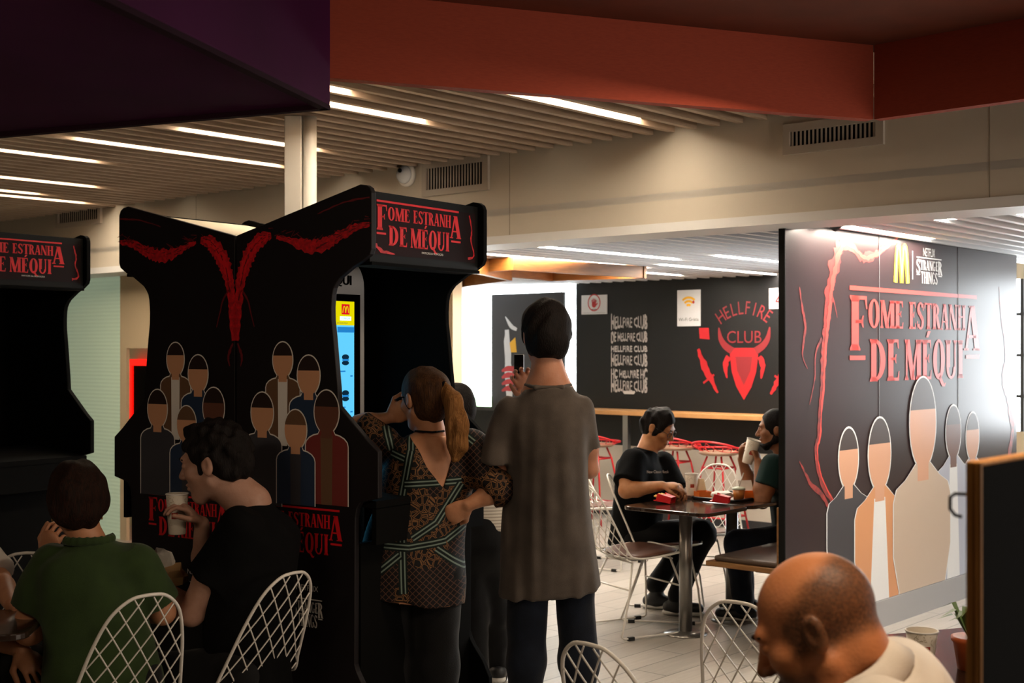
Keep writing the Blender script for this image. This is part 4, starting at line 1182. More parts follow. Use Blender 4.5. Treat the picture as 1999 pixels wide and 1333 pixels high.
# near partition at the right edge
p = at(1890, 900, 1.74); p0 = Vector((p.x, p.y, 0))
t = thing('booth_partition', 'black booth partition with a wooden edge at the right border of the picture', 'partition', p0, ROOM_ROT)
zt = p.z
mb = MB(); mb.box((0.007, -0.018, 0.0), (0.6, -0.006, zt - 0.007)); mb.build('panel', m_pitch, t)
mb = MB(); mb.box((0.0, -0.008, 0.0), (0.6, 0.004, zt)); mb.box((0.0, -0.018, 0.0), (0.007, -0.008, zt)); mb.box((0.007, -0.018, zt - 0.007), (0.6, -0.008, zt)); mb.build('wooden_edge', M('partition_wood', '#c08238', 0.5, noise='#a56c28', nscale=8, stretch=(8, 8, 1)), t, 0.003)
mb = MB(); mb.tube([(0.004, 0.003, zt - 0.045), (0.0, 0.018, zt - 0.045), (-0.002, 0.024, zt - 0.05), (-0.002, 0.024, zt - 0.066), (0.0, 0.018, zt - 0.074), (0.004, 0.010, zt - 0.076)], 0.0024, 8); mb.build('hook', m_rub, t)
# ------------------------------------------------------------------ bodies and cloth: smooth distance fields turned into one continuous surface
F32 = np.float32
def V3(*a): return np.array(a if len(a) == 3 else a[0], dtype=np.float64)
def unit(v): v = V3(v); return v / (np.linalg.norm(v) + 1e-12)
class Prim:
    def __init__(s, fn, lo, hi): s.fn, s.lo, s.hi = fn, V3(lo), V3(hi)
def cap(a, b, ra, rb, flat=None):
    a, b = V3(a), V3(b); ab = b - a; L2 = float(ab @ ab) + 1e-12
    def fn(P):
        q = P - a; t = np.clip(q @ ab / L2, 0, 1); q = q - t[:, None] * ab
        if flat is not None:
            ax, r = flat; c = q @ ax; q = q + (c * (1 / r - 1))[:, None] * ax
        return np.sqrt((q * q).sum(1)) - (ra + (rb - ra) * t)
    r = max(ra, rb)
    return Prim(fn, np.minimum(a, b) - r, np.maximum(a, b) + r)
def ell(c, r, A=None):
    c, r = V3(c), V3(r); A = np.eye(3) if A is None else A
    def fn(P):
        q = (P - c) @ A.T; k0 = np.sqrt(((q / r) ** 2).sum(1)); k1 = np.sqrt(((q / (r * r)) ** 2).sum(1)) + 1e-9
        return k0 * (k0 - 1) / k1
    m = r.max(); return Prim(fn, c - m, c + m)
def loft(base, ax, right, fwd, table, pad=0.0):
    """elliptic tube along ax: rows (s, x offset, y offset, rx, ry), flat ends"""
    base, ax, right, fwd = V3(base), unit(ax), unit(right), unit(fwd)
    T = np.array(table, dtype=np.float64); s = T[:, 0]
    n = len(s); ss = np.linspace(s[0], s[-1], 60)
    m = np.zeros_like(T[:, 1:])
    for i in range(n):
        j0, j1 = max(i-1, 0), min(i+1, n-1); m[i] = (T[j1, 1:] - T[j0, 1:]) / (s[j1] - s[j0] + 1e-9)
    out = []
    for v in ss:
        i = min(max(np.searchsorted(s, v) - 1, 0), n - 2); h = s[i+1] - s[i]; t = (v - s[i]) / h
        out.append((2*t**3-3*t*t+1)*T[i, 1:] + (t**3-2*t*t+t)*h*m[i] + (-2*t**3+3*t*t)*T[i+1, 1:] + (t**3-t*t)*h*m[i+1])
    D = np.array(out)
    def fn(P):
        q = P - base; z = q @ ax; zc = np.clip(z, ss[0], ss[-1])
        ox, oy, rx, ry = (np.interp(zc, ss, D[:, k]) for k in range(4))
        rx = rx + pad; ry = ry + pad
        x = q @ right - ox; y = q @ fwd - oy
        k0 = np.sqrt((x / rx) ** 2 + (y / ry) ** 2); k1 = np.sqrt((x / rx**2) ** 2 + (y / ry**2) ** 2) + 1e-9
        d = np.where(k0 > 1e-3, k0 * (k0 - 1) / k1, -np.minimum(rx, ry))
        return np.maximum(d, np.maximum(ss[0] - z, z - ss[-1]))
    R_ = float(T[:, 3:].max() + np.abs(T[:, 1:3]).max() + pad)
    p0, p1 = base + ax * ss[0], base + ax * ss[-1]
    return Prim(fn, np.minimum(p0, p1) - R_, np.maximum(p0, p1) + R_)
def half(p, n):
    """keeps the side opposite to n"""
    p, n = V3(p), unit(n)
    return Prim(lambda P: (P - p) @ n, (-9, -9, -9), (9, 9, 9))
def folds(amp, scale, seed, stretch=(1, 1, 0.35), oct_=5):
    rg = np.random.RandomState(seed); K = rg.normal(size=(oct_ * 3, 3)); K /= np.linalg.norm(K, axis=1)[:, None]
    st = np.array(stretch); f = scale * np.repeat(1.7 ** np.arange(oct_), 3)[:, None]; ph = rg.uniform(0, 6.28, oct_ * 3); w = np.repeat(0.62 ** np.arange(oct_), 3)
    def fn(P):
        o = np.zeros(len(P))
        for k, p, a in zip(K * f * st, ph, w): o += a * np.sin(P @ k + p)
        return o * (amp / w.sum() * 2.2)
    return fn
def field_mesh(ops, h, disp=None, dmask=None):
    """ops: ('u'|'s'|'i', prim, k)"""
    us = [o for o in ops if o[0] == 'u']
    lo = np.min([o[1].lo for o in us], 0) - 3 * h; hi = np.max([o[1].hi for o in us], 0) + 3 * h
    n = np.ceil((hi - lo) / h).astype(int) + 1
    ax = [lo[i] + h * np.arange(n[i]) for i in range(3)]
    D = np.full(n, 0.08, dtype=np.float64)
    for op, pr, k in ops:
        if op == 'u':
            i0 = np.maximum(((pr.lo - 0.05 - lo) / h).astype(int), 0); i1 = np.minimum(((pr.hi + 0.05 - lo) / h).astype(int) + 2, n)
        elif op == 's':
            i0 = np.maximum(((pr.lo - 0.02 - lo) / h).astype(int), 0); i1 = np.minimum(((pr.hi + 0.02 - lo) / h).astype(int) + 2, n)
        else: i0, i1 = np.zeros(3, int), n
        if (i1 <= i0).any(): continue
        G = np.stack(np.meshgrid(*[ax[i][i0[i]:i1[i]] for i in range(3)], indexing='ij'), -1).reshape(-1, 3)
        d = pr.fn(G).reshape(i1 - i0)
        sl = tuple(slice(i0[i], i1[i]) for i in range(3)); a = D[sl]
        if op == 'u':
            hh = np.clip(0.5 + 0.5 * (a - d) / k, 0, 1); D[sl] = a * (1 - hh) + d * hh - k * hh * (1 - hh)
        else:
            if op == 's': d = -d
            hh = np.clip(0.5 - 0.5 * (a - d) / k, 0, 1); D[sl] = a * (1 - hh) + d * hh + k * hh * (1 - hh)
    if disp is not None:
        near = np.abs(D) < 0.05; idx = np.argwhere(near); P = lo + idx * h
        v = disp(P)
        if dmask is not None: v = v * dmask(P)
        D[near] += v
    return surface_net(D, lo, h)
def surface_net(D, lo, h):
    ins = D < 0; nx, ny, nz = D.shape
    c = np.zeros((nx-1, ny-1, nz-1), np.int8)
    for a in (0, 1):
        for b in (0, 1):
            for g in (0, 1): c += ins[a:nx-1+a, b:ny-1+b, g:nz-1+g]
    act = (c > 0) & (c < 8); idx = np.argwhere(act)
    if len(idx) == 0: return np.zeros((0, 3)), np.zeros((0, 4), int)
    ids = np.full(act.shape, -1, np.int64); ids[act] = np.arange(len(idx))
    acc = np.zeros((len(idx), 3)); cnt = np.zeros(len(idx))
    cor = [(a, b, g) for a in (0, 1) for b in (0, 1) for g in (0, 1)]
    for i, p in enumerate(cor):
        for q in cor[i+1:]:
            if sum(abs(x - y) for x, y in zip(p, q)) != 1: continue
            da = D[idx[:, 0]+p[0], idx[:, 1]+p[1], idx[:, 2]+p[2]]; db = D[idx[:, 0]+q[0], idx[:, 1]+q[1], idx[:, 2]+q[2]]
            m = (da < 0) != (db < 0); t = np.where(m, da / np.where(m, da - db, 1), 0)
            acc += np.where(m[:, None], np.array(p) + t[:, None] * (np.array(q) - np.array(p)), 0); cnt += m
    V = lo + (idx + acc / cnt[:, None]) * h
    Fs = []
    for axis in range(3):
        sl0 = [slice(1, -1)] * 3; sl1 = [slice(1, -1)] * 3
        sl0[axis] = slice(0, -1); sl1[axis] = slice(1, None)
        A, B = ins[tuple(sl0)], ins[tuple(sl1)]
        e = np.argwhere(A != B)
        if len(e) == 0: continue
        s = A[e[:, 0], e[:, 1], e[:, 2]]
        off = np.ones(3, int); off[axis] = 0; g = e + off
        u, v = (axis + 1) % 3, (axis + 2) % 3
        def cid(du, dv):
            q = g.copy(); q[:, u] += du; q[:, v] += dv; return ids[q[:, 0], q[:, 1], q[:, 2]]
        f = np.stack([cid(-1, -1), cid(0, -1), cid(0, 0), cid(-1, 0)], 1)
        f[~s] = f[~s][:, ::-1]; Fs.append(f)
    return V, np.concatenate(Fs)
def relax(V, Fq, it=2, lam=0.5):
    """a little smoothing of the surface"""
    if len(V) == 0: return V
    e = np.concatenate([Fq[:, [0, 1]], Fq[:, [1, 2]], Fq[:, [2, 3]], Fq[:, [3, 0]]])
    for _ in range(it):
        acc = np.zeros_like(V); cnt = np.zeros(len(V))
        for k in range(3):
            acc[:, k] = np.bincount(e[:, 0], V[e[:, 1], k], len(V)) + np.bincount(e[:, 1], V[e[:, 0], k], len(V))
        cnt = np.bincount(e[:, 0], minlength=len(V)) + np.bincount(e[:, 1], minlength=len(V))
        V = V + lam * (acc / np.maximum(cnt, 1)[:, None] - V)
    return V
def np_object(name, parts, mats, parent, origin):
    """parts: list of (V, F)"""
    Vs, Fs, mi, o = [], [], [], 0
    for k, (v, f) in enumerate(parts):
        Vs.append(v - origin); Fs.append(f + o); o += len(v); mi += [min(k, len(mats) - 1) if len(mats) > 1 else 0] * len(f)
    v = np.concatenate(Vs); f = np.concatenate(Fs)
    me = bpy.data.meshes.new(name); me.vertices.add(len(v)); me.vertices.foreach_set('co', v.astype(F32).ravel())
    me.loops.add(f.size); me.loops.foreach_set('vertex_index', f.astype(np.int32).ravel())
    me.polygons.add(len(f)); me.polygons.foreach_set('loop_start', (np.arange(len(f)) * 4).astype(np.int32))
    me.polygons.foreach_set('use_smooth', np.ones(len(f), bool))
    for m in mats: me.materials.append(m)
    me.polygons.foreach_set('material_index', np.array(mi, np.int32))
    me.update(); me.validate()
    ob = bpy.data.objects.new(name, me); COL.objects.link(ob); ob.parent = parent
    return ob

def frame(fwd, up):
    f = unit(fwd); u = V3(up); u = unit(u - f * (u @ f)); r = np.cross(f, u); return np.stack([r, f, u])
def yawpitch(phi, pitch=0.0, roll=0.0):
    """phi: degrees from straight away, positive to the right; pitch down positive"""
    p, t, ro = math.radians(phi), math.radians(pitch), math.radians(roll)
    f = V3(math.sin(p) * math.cos(t), math.cos(p) * math.cos(t), -math.sin(t))
    u = V3(math.sin(p) * math.sin(t), math.cos(p) * math.sin(t), math.cos(t))
    r = np.cross(f, u); u = u * math.cos(ro) + r * math.sin(ro)
    return frame(f, u)
class Head:
    def __init__(s, c, A, k=1.0): s.c, s.A, s.k = V3(c), A, k
    def w(s, x, y, z): return s.c + s.k * (V3(x, y, z) @ s.A)
    def e(s, c, r, rot=None):
        A = s.A if rot is None else rot @ s.A
        return ell(s.w(*c), np.array(r) * s.k, A)
    def cp(s, a, b, ra, rb, flat=None): return cap(s.w(*a), s.w(*b), ra * s.k, rb * s.k, flat)
    def skin(s, female=False, jaw=1.0, nose=1.0):
        o = [('u', s.e((0, -0.014, 0.03), (0.074, 0.095, 0.086)), 0.001),
             ('u', s.e((0, 0.022, -0.03), (0.062, 0.066, 0.078)), 0.03),
             ('u', s.cp((0, 0.055, -0.098), (0, 0.062, -0.094), 0.022 * jaw, 0.02), 0.03)]
        for q in (-1, 1):
            o += [('u', s.cp((q*0.056, -0.008, -0.055), (q*0.02, 0.052, -0.098), 0.017 * jaw, 0.016), 0.025),
                  ('u', s.e((q*0.04, 0.056, -0.022), (0.024, 0.024, 0.022)), 0.02)]
        o += [('u', s.cp((-0.034, 0.078, 0.022), (0.034, 0.078, 0.022), 0.012, 0.012), 0.02)]
        for q in (-1, 1): o += [('s', s.e((q*0.031, 0.097, 0.002), (0.019, 0.016, 0.012)), 0.012)]
        o += [('u', s.cp((0, 0.084, 0.012), (0, 0.104 + 0.004*nose, -0.03), 0.0085, 0.0115), 0.014)]
        for q in (-1, 1): o += [('u', s.e((q*0.012, 0.096, -0.034), (0.009, 0.011, 0.008)), 0.006),
                                ('u', s.e((q*0.031, 0.076, 0.001), (0.015, 0.0135, 0.012)), 0.003)]
        o += [('u', s.e((0, 0.085, -0.0575), (0.023, 0.011, 0.006)), 0.006), ('u', s.e((0, 0.083, -0.07), (0.02, 0.011, 0.0075)), 0.006),
              ('s', s.e((0, 0.096, -0.0635), (0.024, 0.008, 0.0018)), 0.003)]
        for q in (-1, 1):
            o += [('u', s.e((q*0.079, -0.012, -0.006), (0.011, 0.018, 0.030)), 0.006),
                  ('u', s.e((q*0.085, -0.017, 0.005), (0.007, 0.015, 0.020)), 0.004),
                  ('s', s.e((q*0.094, -0.009, -0.002), (0.008, 0.010, 0.018)), 0.004)]
        return o
    def neck(s, base, r=0.056, r2=0.064): return [('u', cap(s.w(0, -0.025, -0.06), base, r * s.k, r2 * s.k), 0.03)]
    def hair(s, t=0.013, low=-0.045, tilt=0.25, face=1.0, sides=0.55, ear=1.0, burn=-0.03, soft=0.018):
        o = [('u', s.e((0, -0.016, 0.032), (0.075 + t * sides, 0.096 + t, 0.087 + t)), 0.001), ('u', s.e((0, -0.04, -0.02), (0.066 + t * sides, 0.07 + t * 0.8, 0.07 + t)), 0.035)]
        o += [('s', s.e((0, 0.128, -0.018), (0.11, 0.088 * face, 0.108 * face)), soft)]          # the face
        o += [('i', half(s.w(0, 0, low), -s.A[2] + tilt * s.A[1]), 0.02)]                        # nape
        for q in (-1, 1):
            o += [('s', s.e((q*0.095, -0.010, -0.03), (0.035, 0.027 * ear, 0.05 * ear)), 0.008)]   # round the ears
            o += [('s', s.e((q*0.08, 0.05, burn - 0.05), (0.05, 0.06, 0.05)), 0.01)]            # below the sideburns
        return o
def hand_ops(W_, d, n, side, curl=0.5, k=1.0, spread=0.12, thumb=0.5):
    """wrist, direction, palm normal, side +1/-1 of the thumb; curl 0..1 (one or four values)"""
    d, n = unit(d), V3(n); n = unit(n - d * (n @ d)); t = np.cross(d, n) * side; W_ = V3(W_)
    A = np.stack([t, d, n])
    o = [('u', ell(W_ + d*0.05*k, (0.041*k, 0.054*k, 0.0155*k), A), 0.015), ('u', ell(W_ + d*0.07*k, (0.041*k, 0.028*k, 0.013*k), A), 0.01)]
    cu = [curl]*4 if not isinstance(curl, (list, tuple)) else curl
    for i in range(4):
        p = W_ + d * k * (0.086, 0.092, 0.088, 0.078)[i] + t * k * (0.031 - 0.0205 * i)
        L = (0.074, 0.082, 0.076, 0.06)[i] * k; base = unit(d + t * spread * (1.2 - i * 0.8)); ang = 0.0; r = 0.0088 * k
        p = p - d * 0.012 * k
        for j, fr in enumerate((0.5, 0.3, 0.24)):
            ang += cu[i] * (0.95, 1.25, 0.85)[j]
            dirv = base * math.cos(ang) + n * math.sin(ang)
            q = p + dirv * L * fr * (1.12 if j == 0 else 1)
            o.append(('u', cap(p, q, r, r * 0.9), 0.005 if j == 0 else 0.003)); p = q; r *= 0.9
    p = W_ + d*0.022*k + t*0.024*k; dirv = unit(d*0.65 + t*0.75 + n*(0.15 + 0.5*thumb))
    q = p + dirv*0.046*k; o.append(('u', cap(p, q, 0.0135*k, 0.011*k), 0.01))
    dirv = unit(d*0.9 + t*(0.35 - 0.5*thumb) + n*(0.2 + 0.6*thumb)); q2 = q + dirv*0.032*k; o.append(('u', cap(q, q2, 0.0105*k, 0.0095*k), 0.004))
    q3 = q2 + unit(dirv + n*0.2*thumb)*0.025*k; o.append(('u', cap(q2, q3, 0.0095*k, 0.008*k), 0.003))
    return o
def arm_ops(S_, E_, W_, k=1.0, r=(0.05, 0.041, 0.043, 0.027)):
    S_, E_, W_ = V3(S_), V3(E_), V3(W_); S_ = S_*0.84 + E_*0.16; m = S_*0.45 + E_*0.55; f = E_*0.7 + W_*0.3
    return [('u', cap(S_, m, r[0]*0.8*k, r[0]*0.95*k), 0.02), ('u', cap(m, E_, r[0]*0.95*k, r[1]*k), 0.02), ('u', cap(E_, f, r[1]*k, r[2]*k), 0.02), ('u', cap(f, W_, r[2]*k, r[3]*k), 0.02)]
TRUNK = [(-0.22, 0, 0, 0.15, 0.10), (0.0, 0, 0, 0.165, 0.11), (0.30, 0, 0.005, 0.15, 0.105), (0.62, 0, 0.0, 0.178, 0.118), (0.82, 0, -0.008, 0.19, 0.10), (0.91, 0, -0.012, 0.165, 0.082), (0.975, 0, -0.012, 0.095, 0.066), (1.04, 0, -0.008, 0.066, 0.06)]
def trunk(pel, neck, fwd, k=1.0, tab=TRUNK, pad=0.0):
    pel, neck = V3(pel), V3(neck); ax = neck - pel; L = np.linalg.norm(ax); ax = ax / L
    f = V3(fwd); f = unit(f - ax * (f @ ax)); r = np.cross(f, ax)
    return loft(pel, ax, r, f, [(s * L, x * k, y * k, rx * k, ry * k) for s, x, y, rx, ry in tab], pad)
def sleeve(S_, E_, frac, r0, r1, bulge=0.0):
    S_, E_ = V3(S_), V3(E_); ax = E_ - S_; L = np.linalg.norm(ax); ax /= L
    a = unit(np.cross(ax, V3(0.3, 0.8, 0.1))); b = np.cross(ax, a)
    return loft(S_, ax, a, b, [(-0.055, 0, 0, r0 * 0.45, r0 * 0.45), (-0.04, 0, 0, r0 * 0.72, r0 * 0.72), (-0.015, 0, 0, r0 * 0.92, r0 * 0.92), (0.02, 0, 0, r0, r0), (L * frac * 0.6, 0, 0, (r0 + r1) / 2 + bulge, (r0 + r1) / 2 + bulge), (L * frac, 0, 0, r1, r1)])
def A3(v): return np.array([v.x, v.y, v.z])
def pt(px, py, Y): return A3(at(px, py, Y))
# ------------------------------------------------------------------ people
def skin(name, c, c2=None): return M(name, c, 0.5, spec=0.35, noise=c2 or c, nscale=25, bump=0.08, bscale=160, sss=0.12)
m_hair_black = M('hair_black', '#0d0a09', 0.65, spec=0.12, noise='#171110', nscale=60, bump=0.5, bscale=90, stretch=(3, 3, 0.6))
m_hair_dark = M('hair_dark_brown', '#1c120c', 0.65, spec=0.12, noise='#2a1a10', nscale=60, bump=0.5, bscale=90, stretch=(3, 3, 0.6))
m_hair_brown = M('hair_brown', '#2e1b0f', 0.65, spec=0.12, noise='#462c17', nscale=40, bump=0.6, bscale=90, stretch=(4, 4, 0.5))
m_hair_tail = M('hair_light_brown', '#6a4524', 0.65, spec=0.12, noise='#8a6035', nscale=45, bump=0.6, bscale=90, stretch=(4, 4, 0.4))
m_hair_red = M('hair_auburn', '#140b06', 0.65, spec=0.12, noise='#28130a', nscale=45, bump=0.6, bscale=90, stretch=(4, 4, 0.5))
m_eye = M('eye_white', '#b9b2aa', 0.2); m_iris = M('eye_dark', '#1a0f0a', 0.15)
def cloth(name, c, c2=None, rough=0.85, b=0.15): return M(name, c, rough, spec=0.15, noise=c2 or c, nscale=12, bump=b, bscale=300, sheen=0.1)
m_tee_grey = cloth('tee_faded_grey', '#4f4741', '#423b36'); m_tee_black = M('tee_black', '#09090a', 0.9, spec=0.08, noise='#0c0c0d', nscale=12, bump=0.15, bscale=300); m_tee_green = cloth('tee_dark_green', '#2c3d1d', '#26351a')
m_tee_teal = cloth('tee_deep_green', '#0c2422'); m_polo = cloth('polo_white', '#d8d0c6', '#cfc6ba'); m_jean = cloth('jeans_dark', '#141b28', '#0f141e'); m_pant = cloth('trousers_black', '#0b0b0d')
m_tee_white = cloth('tee_white', '#cfc8be'); m_stripe = NX('tee_striped', 0.85, 0.1)
m_stripe.color(m_stripe.mix(m_stripe.f('GREATER_THAN', m_stripe.f('SINE', m_stripe.f('MULTIPLY', m_stripe.z, 420.0)), 0.2), '#cfc7ba', '#a59c90'))
m_shoe = M('shoe_dark', '#101012', 0.5); m_sole = M('shoe_sole', '#c9c6c0', 0.6)

class Person:
    def __init__(s, label, root, skin_m):
        s.o = V3(root[0], root[1], 0); s.t = thing('person', label, 'person', (root[0], root[1], 0)); s.m = skin_m; s.parts = []
    def patch(s, ops, h, disp=None, it=2):
        v, f = field_mesh(ops, h, disp); s.parts.append((relax(v, f, it), f))
    def body(s):
        s.b = np_object('body', s.parts, [s.m], s.t, s.o); return s.b
    def wear(s, name, ops, h, mat, disp=None, it=2, dmask=None, parent=None):
        v, f = field_mesh(ops, h, disp, dmask); return np_object(name, [(relax(v, f, it), f)], [mat], parent or s.b, s.o)
    def mb(s, name, mb, mat, parent=None):
        mb.v = [tuple(np.array(v) - s.o) for v in mb.v]; return mb.build(name, mat, parent or s.b)
    def eyes(s, H):
        for q in (-1, 1):
            mb = MB(); c = H.w(q*0.031, 0.0758, 0.001)
            M_ = Matrix.Translation(c) @ Matrix([list(H.A[0]), list(H.A[1]), list(H.A[2])]).transposed().to_4x4()
            R1 = M_ @ Matrix.Rotation(-math.pi/2, 4, 'X')
            mb.lathe([(0.0001, 0.0122), (0.0055, 0.0109), (0.0085, 0.0088), (0.011, 0.005), (0.012, 0.0)], 14, mat=R1)
            ey = s.mb('eye', mb, m_eye)
            mb = MB(); mb.lathe([(0.0001, 0.0131), (0.003, 0.0127), (0.0055, 0.0114), (0.0056, 0.0105)], 12, mat=R1); s.mb('iris', mb, m_iris, ey)
    def brows(s, H, mat, k=1.0):
        ops = []
        for q in (-1, 1):
            ops += [('u', H.cp((q*0.014, 0.0905, 0.021), (q*0.03, 0.0905, 0.0255), 0.0036*k, 0.0036*k), 0.002), ('u', H.cp((q*0.03, 0.0905, 0.0255), (q*0.047, 0.079, 0.021), 0.0036*k, 0.002*k), 0.002)]
        s.wear('eyebrows', ops, 0.0022, mat, it=1)
    def legs(s, hl, kl, al, hr, kr, ar, mat, r=(0.09, 0.072, 0.06), k=1.0, h=0.008, seed=1, shoes=True, toe=None, top=None):
        ops = []
        for H_, K_, A_ in ((hl, kl, al), (hr, kr, ar)):
            ops += [('u', cap(H_, K_, r[0]*k, r[1]*k), 0.03), ('u', cap(K_, A_, r[1]*k, r[2]*k), 0.04)]
        c = (V3(hl) + V3(hr)) / 2
        ops += [('u', cap(V3(hl), V3(hr), r[0]*0.92*k, r[0]*0.92*k), 0.03)]
        if top is not None: ops += [('u', cap(c, top, 0.13*k, 0.12*k), 0.06)]
        for K_, A_ in ((kl, al), (kr, ar)):
            pass
        s.wear('trousers', ops, h, mat, folds(0.006, 18, seed, (1, 1, 0.8)))
        if shoes and toe is not None:
            for A_ in (al, ar):
                A_ = V3(A_); t = unit((toe[0], toe[1], 0)); f = V3(A_[0], A_[1], 0.05)
                o = [('u', cap(f - t*0.05, f + t*0.13, 0.042, 0.036, (V3(0, 0, 1), 0.9)), 0.02), ('u', cap(f, A_ + V3(0, 0, -0.03), 0.045, 0.045), 0.03), ('i', half((0, 0, 0.012), (0, 0, -1)), 0.004)]
                sh = s.wear('shoe', o, 0.007, m_shoe)
                s.wear('sole', [('u', cap(f - t*0.055 - V3(0, 0, 0.032), f + t*0.14 - V3(0, 0, 0.032), 0.042, 0.037, (V3(0, 0, 1), 0.45)), 0.01), ('i', half((0, 0, 0.001), (0, 0, -1)), 0.002)], 0.006, m_sole, parent=sh)
def strands(seed, amp=0.004, sc=70, st=(1, 1, 0.3)): return folds(amp, sc, seed, st, 3)

TAB1 = [(-0.235, 0.0, 0, 0.208, 0.145), (-0.1, 0, 0, 0.196, 0.14), (0.3, 0, 0, 0.178, 0.128), (0.6, 0, 0, 0.168, 0.122), (0.76, 0, -0.005, 0.168, 0.105), (0.86, 0, -0.01, 0.148, 0.085), (0.93, 0, -0.01, 0.118, 0.076), (0.985, 0, -0.01, 0.092, 0.07)]
GT = [(-0.15, 0, 0, 0.2, 0.15), (0.0, 0, 0, 0.205, 0.155), (0.35, 0, 0, 0.178, 0.135), (0.65, 0, 0, 0.18, 0.128), (0.84, 0, -0.005, 0.172, 0.105), (0.92, 0, -0.01, 0.145, 0.082), (0.98, 0, -0.012, 0.085, 0.07), (1.01, 0, -0.012, 0.07, 0.064)]
BT = [(-0.18, 0, 0, 0.17, 0.135), (0.0, 0, 0.01, 0.175, 0.145), (0.35, 0, 0.0, 0.19, 0.148), (0.62, 0, -0.01, 0.21, 0.148), (0.8, 0, -0.03, 0.205, 0.135), (0.9, 0, -0.03, 0.165, 0.1), (0.97, 0, -0.015, 0.1, 0.078), (1.01, 0, -0.01, 0.078, 0.07)]
PT = [(-0.15, 0, 0, 0.2, 0.18), (0.0, 0, 0.01, 0.21, 0.19), (0.4, 0, 0.0, 0.21, 0.165), (0.65, 0, -0.01, 0.225, 0.135), (0.82, 0, -0.025, 0.225, 0.11), (0.9, 0, -0.025, 0.185, 0.092), (0.965, 0, -0.02, 0.12, 0.085), (1.0, 0, -0.015, 0.085, 0.076)]
# --- standing man in the grey T-shirt, seen from behind
Y = 4.95
P1 = Person('standing man in a long faded grey T-shirt seen from behind, holding a phone', (0.16, Y), skin('skin_rosy', '#b07d64', '#a97358'))
H = Head(pt(1064, 655, Y + 0.01), yawpitch(-14, 6), 1.0)
nb = pt(1070, 752, Y - 0.01); pel = pt(1078, 1080, Y)
sl, sr = pt(990, 802, Y), pt(1142, 802, Y)
el, er = pt(968, 940, Y + 0.02), pt(1150, 915, Y + 0.06)
wl, wr = pt(1100, 935, Y + 0.24), pt(1040, 770, Y + 0.22)
P1.patch(H.skin() + H.neck(nb + V3(0, 0, -0.01), 0.050, 0.058) + [('u', cap(nb + V3(-0.075, 0, -0.03), nb + V3(-0.02, 0, 0.045), 0.03, 0.035), 0.05), ('u', cap(nb + V3(0.075, 0, -0.03), nb + V3(0.02, 0, 0.045), 0.03, 0.035), 0.05)], 0.0035)
P1.patch(arm_ops(sl, el, wl, 0.86) + hand_ops(pt(1112, 912, Y + 0.18), pt(1166, 890, Y + 0.04) - pt(1112, 912, Y + 0.18), (0, -1, 0.1), 1, 0.42), 0.004)
P1.patch(arm_ops(sr, er, wr, 0.86) + hand_ops(wr, pt(1016, 735, Y + 0.2) - wr, (0.1, -1, 0.2), -1, 0.5), 0.004)
P1.patch([('u', trunk(pel, nb, (0, 1, 0), 1.0, TAB1, -0.04), 0.01), ('u', cap(pt(1028, 1130, Y), pt(1026, 1500, Y), 0.06, 0.04), 0.02), ('u', cap(pt(1126, 1130, Y), pt(1128, 1500, Y), 0.06, 0.04), 0.02)], 0.012)
P1.body()
ops = [('u', trunk(pel, nb, (0, 1, 0), 1.0, TAB1), 0.001), ('u', sleeve(sl + V3(0.012, 0, 0.0), el, 0.72, 0.058, 0.08), 0.03), ('u', sleeve(sr + V3(-0.012, 0, 0.0), er, 0.74, 0.058, 0.076), 0.03)]
drape = folds(0.027, 13, 11, (1.7, 1.0, 0.2), 4)
P1.wear('shirt', ops, 0.0055, m_tee_grey, drape, dmask=lambda P: np.clip((1.50 - P[:, 2]) / 0.35, 0.12, 1))
P1.wear('collar', [('u', cap(nb + V3(-0.086, -0.008, 0.002), nb + V3(-0.05, -0.068, -0.006), 0.008, 0.008), 0.01), ('u', cap(nb + V3(-0.05, -0.068, -0.006), nb + V3(0.05, -0.068, -0.006), 0.008, 0.008), 0.01), ('u', cap(nb + V3(0.05, -0.068, -0.006), nb + V3(0.086, -0.008, 0.002), 0.008, 0.008), 0.01)], 0.004, m_tee_grey)
ops = H.hair(0.02, low=-0.088, tilt=0.1, sides=0.9)
ops += [('u', H.e((0.012, -0.02, 0.085), (0.062, 0.075, 0.042)), 0.03)]
P1.wear('hair', ops, 0.0032, m_hair_black, folds(0.010, 46, 3, (1, 1, 0.6), 3), it=1)
mb = MB(); mb.tube([H.w(-0.082, -0.012, -0.005), H.w(-0.079, 0.005, 0.012), H.w(-0.07, 0.06, -0.03)], 0.0016, 6); P1.mb('earphone_wire', mb, m_white)
P1.legs(pt(1032, 1110, Y), pt(1026, 1290, Y), pt(1022, 1494, Y), pt(1122, 1110, Y), pt(1130, 1290, Y), pt(1136, 1494, Y), m_jean, (0.083, 0.07, 0.062), toe=(-0.1, 1))
t = thing('phone', 'black phone held up by the standing man in the grey T-shirt', 'phone', pt(1021, 722, Y + 0.2) if False else Vector(pt(1021, 722, Y + 0.22)), 0)
mb = MB(); mb.box((-0.036, -0.004, -0.062), (0.004, 0.004, 0.062)); b = mb.build('case', M('phone_black', '#08090b', 0.25), t, 0.003)
mb = MB(); mb.box((-0.033, 0.0041, -0.058), (0.001, 0.0047, 0.058)); mb.build('screen', M('phone_glass', '#0b0e14', 0.1), t)

